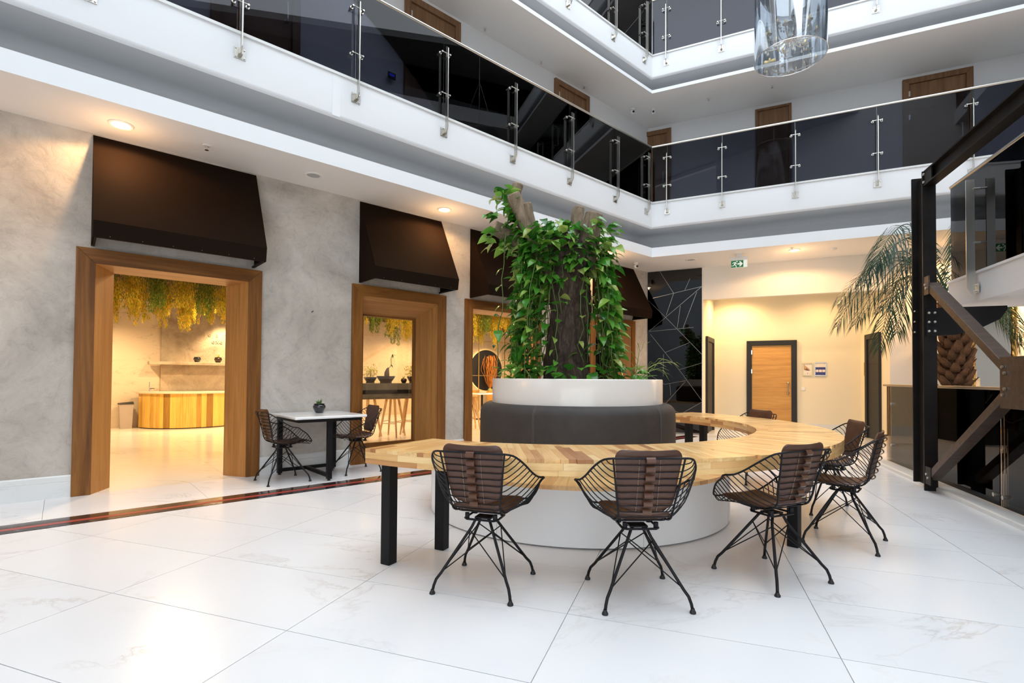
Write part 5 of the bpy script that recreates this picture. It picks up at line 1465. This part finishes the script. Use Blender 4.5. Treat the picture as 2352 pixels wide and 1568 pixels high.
# ================================================================== STAIR AT THE RIGHT
# local frame: x = q (to the right of the line), y = t (away from the camera)
struct('stair_plinth', MB().prism_y([(0.03, 0), (0.03, 0.032), (0.036, 0.041), (0.048, 0.045), (0.36, 0.045), (0.36, 0)], -4.8, 2.35), 'base', loc=Sp(0, 0), rotz=angS, smooth=True)
sf = thing('steel_frame', 'blackened steel post, beam and diagonal braces of the stair at the right edge', 'stair frame', Sp(0, -0.012), angS)
col = MB().box(-0.062, 0.062, -0.010, 0.010, 0.0, 3.52).box(-0.062, 0.062, 0.275, 0.295, 0.046, 3.54).box(-0.008, 0.008, 0.010, 0.275, 0.046, 3.50)
part('column', col, 'dark_steel', sf, bev=0.003)
part('top_beam', MB().box(-0.055, 0.055, -4.6, -0.012, 3.50, 3.516).box(-0.055, 0.055, -4.6, -0.012, 3.352, 3.368).box(-0.012, 0.012, -4.6, -0.012, 3.368, 3.50).box(-0.05, -0.04, -0.20, -0.012, 3.37, 3.50), 'dark_steel', sf)
part('far_column', MB().box(-0.062, 0.062, -1.86, -1.84, 0.046, 3.34).box(-0.062, 0.062, -2.12, -2.10, 0.0, 3.34).box(-0.008, 0.008, -2.10, -1.86, 0.05, 3.34), 'dark_steel', sf, bev=0.003)
part('upper_brace', MB().bar((0, -0.06, 2.24), (0, -1.55, 1.27), 0.075, 0.105, (1, 0, 0)), 'rust_steel', sf, bev=0.004)
part('lower_brace', MB().bar((0, -1.55, 1.13), (0, -0.06, 0.16), 0.075, 0.105, (1, 0, 0)), 'rust_steel', sf, bev=0.004)
part('gusset', MB().box(-0.055, -0.040, -1.84, -1.45, 0.98, 1.40), 'rust_steel', sf)
part('gusset', MB().box(-0.058, -0.044, -0.13, -0.012, 2.14, 2.34), 'rust_steel', sf)
part('gusset', MB().box(-0.058, -0.044, -0.15, -0.012, 0.08, 0.27), 'dark_steel', sf)
br_ = part('bracket', MB().prism_y([(-0.04, 2.0), (0.66, 2.0), (0.66, 1.96), (0.60, 1.86), (0.42, 1.76), (0.22, 1.70), (-0.04, 1.69)], -0.036, -0.011), 'black_metal', sf, bev=0.003)
bolts = [(x, -0.037, z) for x in (-0.022, 0.030) for z in (1.945, 1.845, 1.745)]
for p in bolts:
    part('bolt', MB().tube([(p[0], p[1] + 0.001, p[2]), (p[0], p[1] - 0.012, p[2])], 0.013, 10).ball((p[0], p[1] - 0.012, p[2]), 0.010, 8, 5), 'steel', br_, True)
for z in (2.0, 1.88, 1.76):
    part('bolt', MB().tube([(-0.045, 0.276, z), (-0.045, 0.262, z)], 0.012, 10).ball((-0.045, 0.262, z), 0.010, 8, 5), 'steel', sf, True)
for y, z in ((-0.06, 2.25), (-0.085, 2.21), (-0.06, 0.19), (-0.095, 0.155), (-1.50, 1.32), (-1.53, 1.27), (-1.50, 1.09), (-1.53, 1.14), (-0.05, 3.47), (-0.05, 3.385)):
    part('bolt', MB().tube([(-0.058, y, z), (-0.070, y, z)], 0.014, 10), 'steel', sf, True)

struct('stair_landing', MB().box(0.40, 1.85, -5.0, 0.62, 2.06, 2.355).box(0.385, 1.86, -5.0, 0.635, 2.355, 2.38), 'white', loc=Sp(0, 0), rotz=angS)
lr = thing('landing_railing', 'tall smoked glass pane with flat steel post on the white stair landing', 'railing', Sp(0, 0.40, 2.38), angS)
part('glass_pane', MB().box(0.02, 0.032, -1.28, 0.60, 0.01, 1.10), 'glass_dark', lr)
part('glass_pane', MB().box(0.02, 0.032, -4.8, -1.30, 0.01, 1.10), 'glass_dark', lr)
part('handrail', MB().tube([(0.026, 0.60, 1.115), (0.026, -4.8, 1.115)], 0.02, 10), 'steel', lr, True)
for t in (-0.05, -1.33):
    p = part('post', MB().prism([(-0.105, t - 0.006), (-0.03, t - 0.006), (-0.03, t + 0.006), (-0.105, t + 0.006)], -0.18, 0.98).add(*[(lambda m: (m.v, m.f))(MB().prism_y([(-0.105, -0.18), (-0.03, -0.18), (-0.03, -0.25), (-0.06, -0.25)], t - 0.006, t + 0.006))][0]), 'steel', lr)
    b_ = MB().box(-0.022, -0.016, t - 0.05, t + 0.05, -0.24, -0.14)
    for dy in (-0.03, 0.03):
        for dz in (-0.22, -0.16):
            b_.tube([(-0.045, t + dy * 0.3, dz), (-0.016, t + dy * 0.3, dz)], 0.008, 8)
    part('base_plate', b_, 'steel', p)
    c = MB()
    for z in (0.30, 0.88):
        c.tube([(-0.04, t, z), (0.02, t, z)], 0.012, 8)
        c.tube([(-0.04, t - 0.012, z), (-0.04, t + 0.012, z)], 0.006, 6)
    part('clamp', c, 'steel', p, True)
# stair flight down from the landing (seen in the gold mirror)
fl_ = thing('staircase', 'white stair flight beyond the steel post, rising to the white landing', 'stairs', Sp(2.9, 1.9), angS)
for k in range(13):
    y = -k * 0.29
    part('step', MB().box(0.0, 1.15, y - 0.29, y, 0.0 if k == 0 else k * 0.181 - 0.16, (k + 1) * 0.181 - 0.03), 'white', fl_)
    part('tread', MB().box(-0.02, 1.15, y - 0.29, y + 0.025, (k + 1) * 0.181 - 0.0295, (k + 1) * 0.181), 'base', fl_)
# low bronze glass balustrade on the plinth
gbz = thing('glass_balustrade', 'low bronze-tinted glass balustrade with a metal cap behind the steel post', 'balustrade', Sp(0, 0.20, 0.045), angS)
part('glass_pane', MB().box(-0.006, 0.006, -0.855, 2.0, 0.01, 1.075), 'glass_brown', gbz)
part('glass_pane', MB().box(-0.006, 0.006, -3.4, -0.865, 0.01, 1.075), 'glass_brown', gbz)
part('cap_rail', MB().box(-0.035, 0.035, -3.4, 2.05, 1.076, 1.105), 'bronze', gbz, bev=0.006)
for t, zz in ((1.78, 0.25), (1.78, 0.83), (-0.78, 0.10), (-0.93, 0.10)):
    part('button_fitting', MB().tube([(-0.022, t, zz), (0.022, t, zz)], 0.019, 14), 'steel', gbz, True)
for t in (1.62, -0.93):
    part('support_post', MB().box(0.05, 0.062, t - 0.03, t + 0.03, 0.0, 0.98), 'steel', gbz)

# ------------------------------------------------------------------ palm in a dark pot
PP = Vector((7.50, 8.60, 0.0))
pp = thing('palm_tub', 'dark polished stone tub under the palm, behind the bronze glass', 'planter', PP)
part('tub', MB().lathe([(0.24, 0), (0.26, 0.02), (0.30, 1.04), (0.32, 1.05), (0.32, 1.09), (0.28, 1.09), (0.27, 1.03), (0.002, 1.02)], 40), 'granite', pp, True)
pl = thing('palm_tree', 'tall date palm with a scaly trunk and arching dark fronds at the right', 'plant', PP + Vector((0, 0, 1.025)))
part('trunk', MB().tube([(0, 0, 0), (0, 0, 0.4), (0, 0, 0.9), (0.0, 0, 1.3), (0, 0, 1.5)], [0.17, 0.165, 0.16, 0.14, 0.08], 16), 'palm_bark', pl, True)
rp = random.Random(9)
SMs = MB()
SMs.loft([[(-0.075, 0.0, 0), (0.075, 0.0, 0), (0.06, 0.035, 0), (-0.06, 0.035, 0)], [(-0.065, 0.055, 0.09), (0.065, 0.055, 0.09), (0.05, 0.08, 0.09), (-0.05, 0.08, 0.09)], [(-0.028, 0.105, 0.175), (0.022, 0.105, 0.185), (0.020, 0.116, 0.18), (-0.025, 0.116, 0.17)]])
sme = SMs.mesh('bark_scale', MT['palm_bark'])
for k in range(88):
    a = k * 2.39996; z = 0.02 + k * 0.0155; r_ = 0.15 * (1 if z < 1.1 else 1 - (z - 1.1) * 0.6)
    o = obj('bark_scale', sme, pl, loc=(r_ * cos(a), r_ * sin(a), z), rot=(rp.uniform(-0.25, 0.15), 0, a - pi / 2), scale=rp.uniform(0.85, 1.2))
CR = Vector((0, 0, 1.42))
def F(apex, tip, n=46, l0=0.33):
    a = Vector(apex); t = Vector(tip); m1 = CR.lerp(a, 0.55) + Vector((0, 0, 0.10)); m2 = a.lerp(t, 0.55) + (a - CR) * 0.06 + Vector((0, 0, 0.03))
    frond([CR, m1, a, m2, t], n, l0, 0.0085, 0.9, 'palm', pl, rp, 0.35, r0=0.012)
base = PP + Vector((0, 0, 1.025))
def W_(x, y, z): return Vector((x, y, z)) - base
F(W_(6.30, 8.2, 3.30), W_(5.13, 8.0, 2.42))
F(W_(6.05, 8.0, 3.15), W_(4.99, 7.8, 2.02))
F(W_(6.45, 8.3, 3.05), W_(5.79, 8.0, 1.70))
F(W_(5.85, 7.45, 3.50), W_(5.09, 7.1, 2.80))
F(W_(6.15, 7.75, 3.40), W_(5.06, 7.3, 2.63))
F(W_(6.50, 8.4, 3.20), W_(5.54, 8.2, 2.10))
F(W_(6.75, 8.5, 2.95), W_(6.29, 8.3, 1.97))
F(W_(6.60, 8.0, 2.95), W_(5.60, 7.7, 2.30))
F(W_(7.0, 7.7, 3.72), W_(6.3, 7.15, 3.05))
F(W_(7.15, 8.0, 3.35), W_(6.35, 7.3, 2.55))
F(W_(6.85, 8.8, 3.0), W_(6.1, 8.9, 2.3))
F(W_(7.9, 8.1, 3.3), W_(8.5, 7.5, 2.6))
F(W_(8.1, 8.3, 3.1), W_(8.8, 8.0, 2.1))
F(W_(7.75, 8.2, 3.5), W_(8.1, 7.4, 3.1))
F(W_(8.1, 8.7, 2.9), W_(8.75, 8.7, 1.95))
F(W_(7.45, 7.9, 3.3), W_(7.3, 7.1, 2.6))
F(W_(7.0, 8.75, 3.3), W_(6.5, 9.0, 2.7))
F(W_(8.0, 8.55, 2.6), W_(8.4, 8.4, 1.8))

# ------------------------------------------------------------------ gold mirror on the back wall
gm = thing('gold_mirror', 'standing mirror in a twisted gold rope frame on the wall behind the palm', 'mirror', Bp(5.70, 0.012), angB)
w, z0, z1 = 0.66, 0.25, 2.60
part('mirror_glass', MB().box(0.09, w - 0.09, -0.03, 0.0, z0 + 0.09, z1 - 0.09), 'mirror', gm)
def rope(p, q, R, turns):
    mb = MB(); p = Vector(p); q = Vector(q); d = q - p; u = d.normalized().cross(Vector((0, 1, 0))); v = Vector((0, 1, 0))
    n = int(turns * 10)
    for ph in (0, pi):
        mb.tube([p + d * (i / n) + (u * cos(2 * pi * turns * i / n + ph) + v * sin(2 * pi * turns * i / n + ph)) * R * 0.45 for i in range(n + 1)], R * 0.62, 6)
    return mb
for a, b, tn in (((0.045, -0.045, z0), (0.045, -0.045, z1), 9), ((w - 0.045, -0.045, z0), (w - 0.045, -0.045, z1), 9), ((0.09, -0.045, z1 - 0.045), (w - 0.09, -0.045, z1 - 0.045), 2), ((0.09, -0.045, z0 + 0.045), (w - 0.09, -0.045, z0 + 0.045), 2)):
    part('rope_frame', rope(a, b, 0.042, tn), 'gold', gm, True, angle=180)
part('backboard', MB().box(0.02, w - 0.02, -0.005, 0.01, z0, z1), 'gold', gm)
fb = thing('floor_planter', 'small dark box with a brass rim on the floor before the gold mirror', 'box', Bp(5.75, 0.40), angB)
part('body', MB().loft([[(0.03, -0.17, 0), (0.42, -0.17, 0), (0.42, 0.17, 0), (0.03, 0.17, 0)], [(0, -0.2, 0.34), (0.45, -0.2, 0.34), (0.45, 0.2, 0.34), (0, 0.2, 0.34)]]), 'bin', fb)
part('rim', MB().tube([(0, -0.2, 0.36), (0.45, -0.2, 0.36), (0.45, 0.2, 0.36), (0, 0.2, 0.36)], 0.02, 8, True), 'gold', fb, True)

# ================================================================== CHANDELIER
chn = thing('chandelier', 'hanging mirrored cylinder shade with a crystal chandelier inside, top right', 'light', (3.57, 6.50, 5.37))
HS = 1.35
part('shade', MB().lathe([(0.42, 0.0), (0.42, HS)], 96, caps=False), 'film', chn, True, angle=180)
for z in (0.0, HS):
    part('rim', MB().tube([(0.42 * cos(2 * pi * k / 72), 0.42 * sin(2 * pi * k / 72), z) for k in range(72)], 0.005, 6, True), 'chrome', chn, True, angle=180)
part('hub', MB().lathe([(0.002, 0.20), (0.035, 0.22), (0.05, 0.26), (0.03, 0.30), (0.022, 0.42), (0.04, 0.46), (0.012, 0.50), (0.012, 1.8), (0.002, 1.8)], 16), 'crystal', chn, True)
for k in range(3):
    a = 2 * pi * k / 3
    part('suspension_wire', MB().tube([(0.418 * cos(a), 0.418 * sin(a), HS), (0, 0, HS + 1.2)], 0.002, 4), 'steel', chn)
part('ceiling_cord', MB().tube([(0, 0, HS + 0.44), (0, 0, 7.2)], 0.006, 6), 'steel', chn)
rc = random.Random(2)
drop = MB().lathe([(0.001, 0), (0.012, 0.014), (0.008, 0.032), (0.001, 0.046)], 6).mesh('crystal_drop', MT['crystal'])
bead = MB().ball((0, 0, 0), 0.008, 6, 4).mesh('crystal_bead', MT['crystal'])
for k in range(14):
    a = 2 * pi * k / 14; R = 0.30 if k % 2 else 0.24; zt = 0.26 if k % 2 else 0.36
    c, s = cos(a), sin(a)
    arm = part('arm', MB().tube(catmull([(0.03 * c, 0.03 * s, 0.27), (R * .45 * c, R * .45 * s, 0.20), (R * .85 * c, R * .85 * s, 0.215), (R * c, R * s, zt)], 6), 0.0065, 6), 'crystal', chn, True, angle=180)
    part('cup', MB().lathe([(0.004, zt - 0.005), (0.034, zt + 0.008), (0.036, zt + 0.012), (0.008, zt + 0.012)], 12, (R * c, R * s)), 'crystal', arm, True)
    part('socket', MB().lathe([(0.010, zt + 0.012), (0.010, zt + 0.065), (0.002, zt + 0.075)], 8, (R * c, R * s)), 'gold', arm, True)
    for j in range(4):
        b = a + (j - 1.5) * 0.10
        obj('crystal_drop', drop, arm, loc=(R * cos(b), R * sin(b), zt - 0.07 - 0.02 * (j % 2)))
        obj('crystal_bead', bead, arm, loc=(R * cos(b), R * sin(b), zt - 0.012 - 0.02 * (j % 2)))
for k in range(10):
    a = 2 * pi * k / 10
    obj('crystal_drop', drop, chn, loc=(0.13 * cos(a), 0.13 * sin(a), 0.13), scale=1.25)
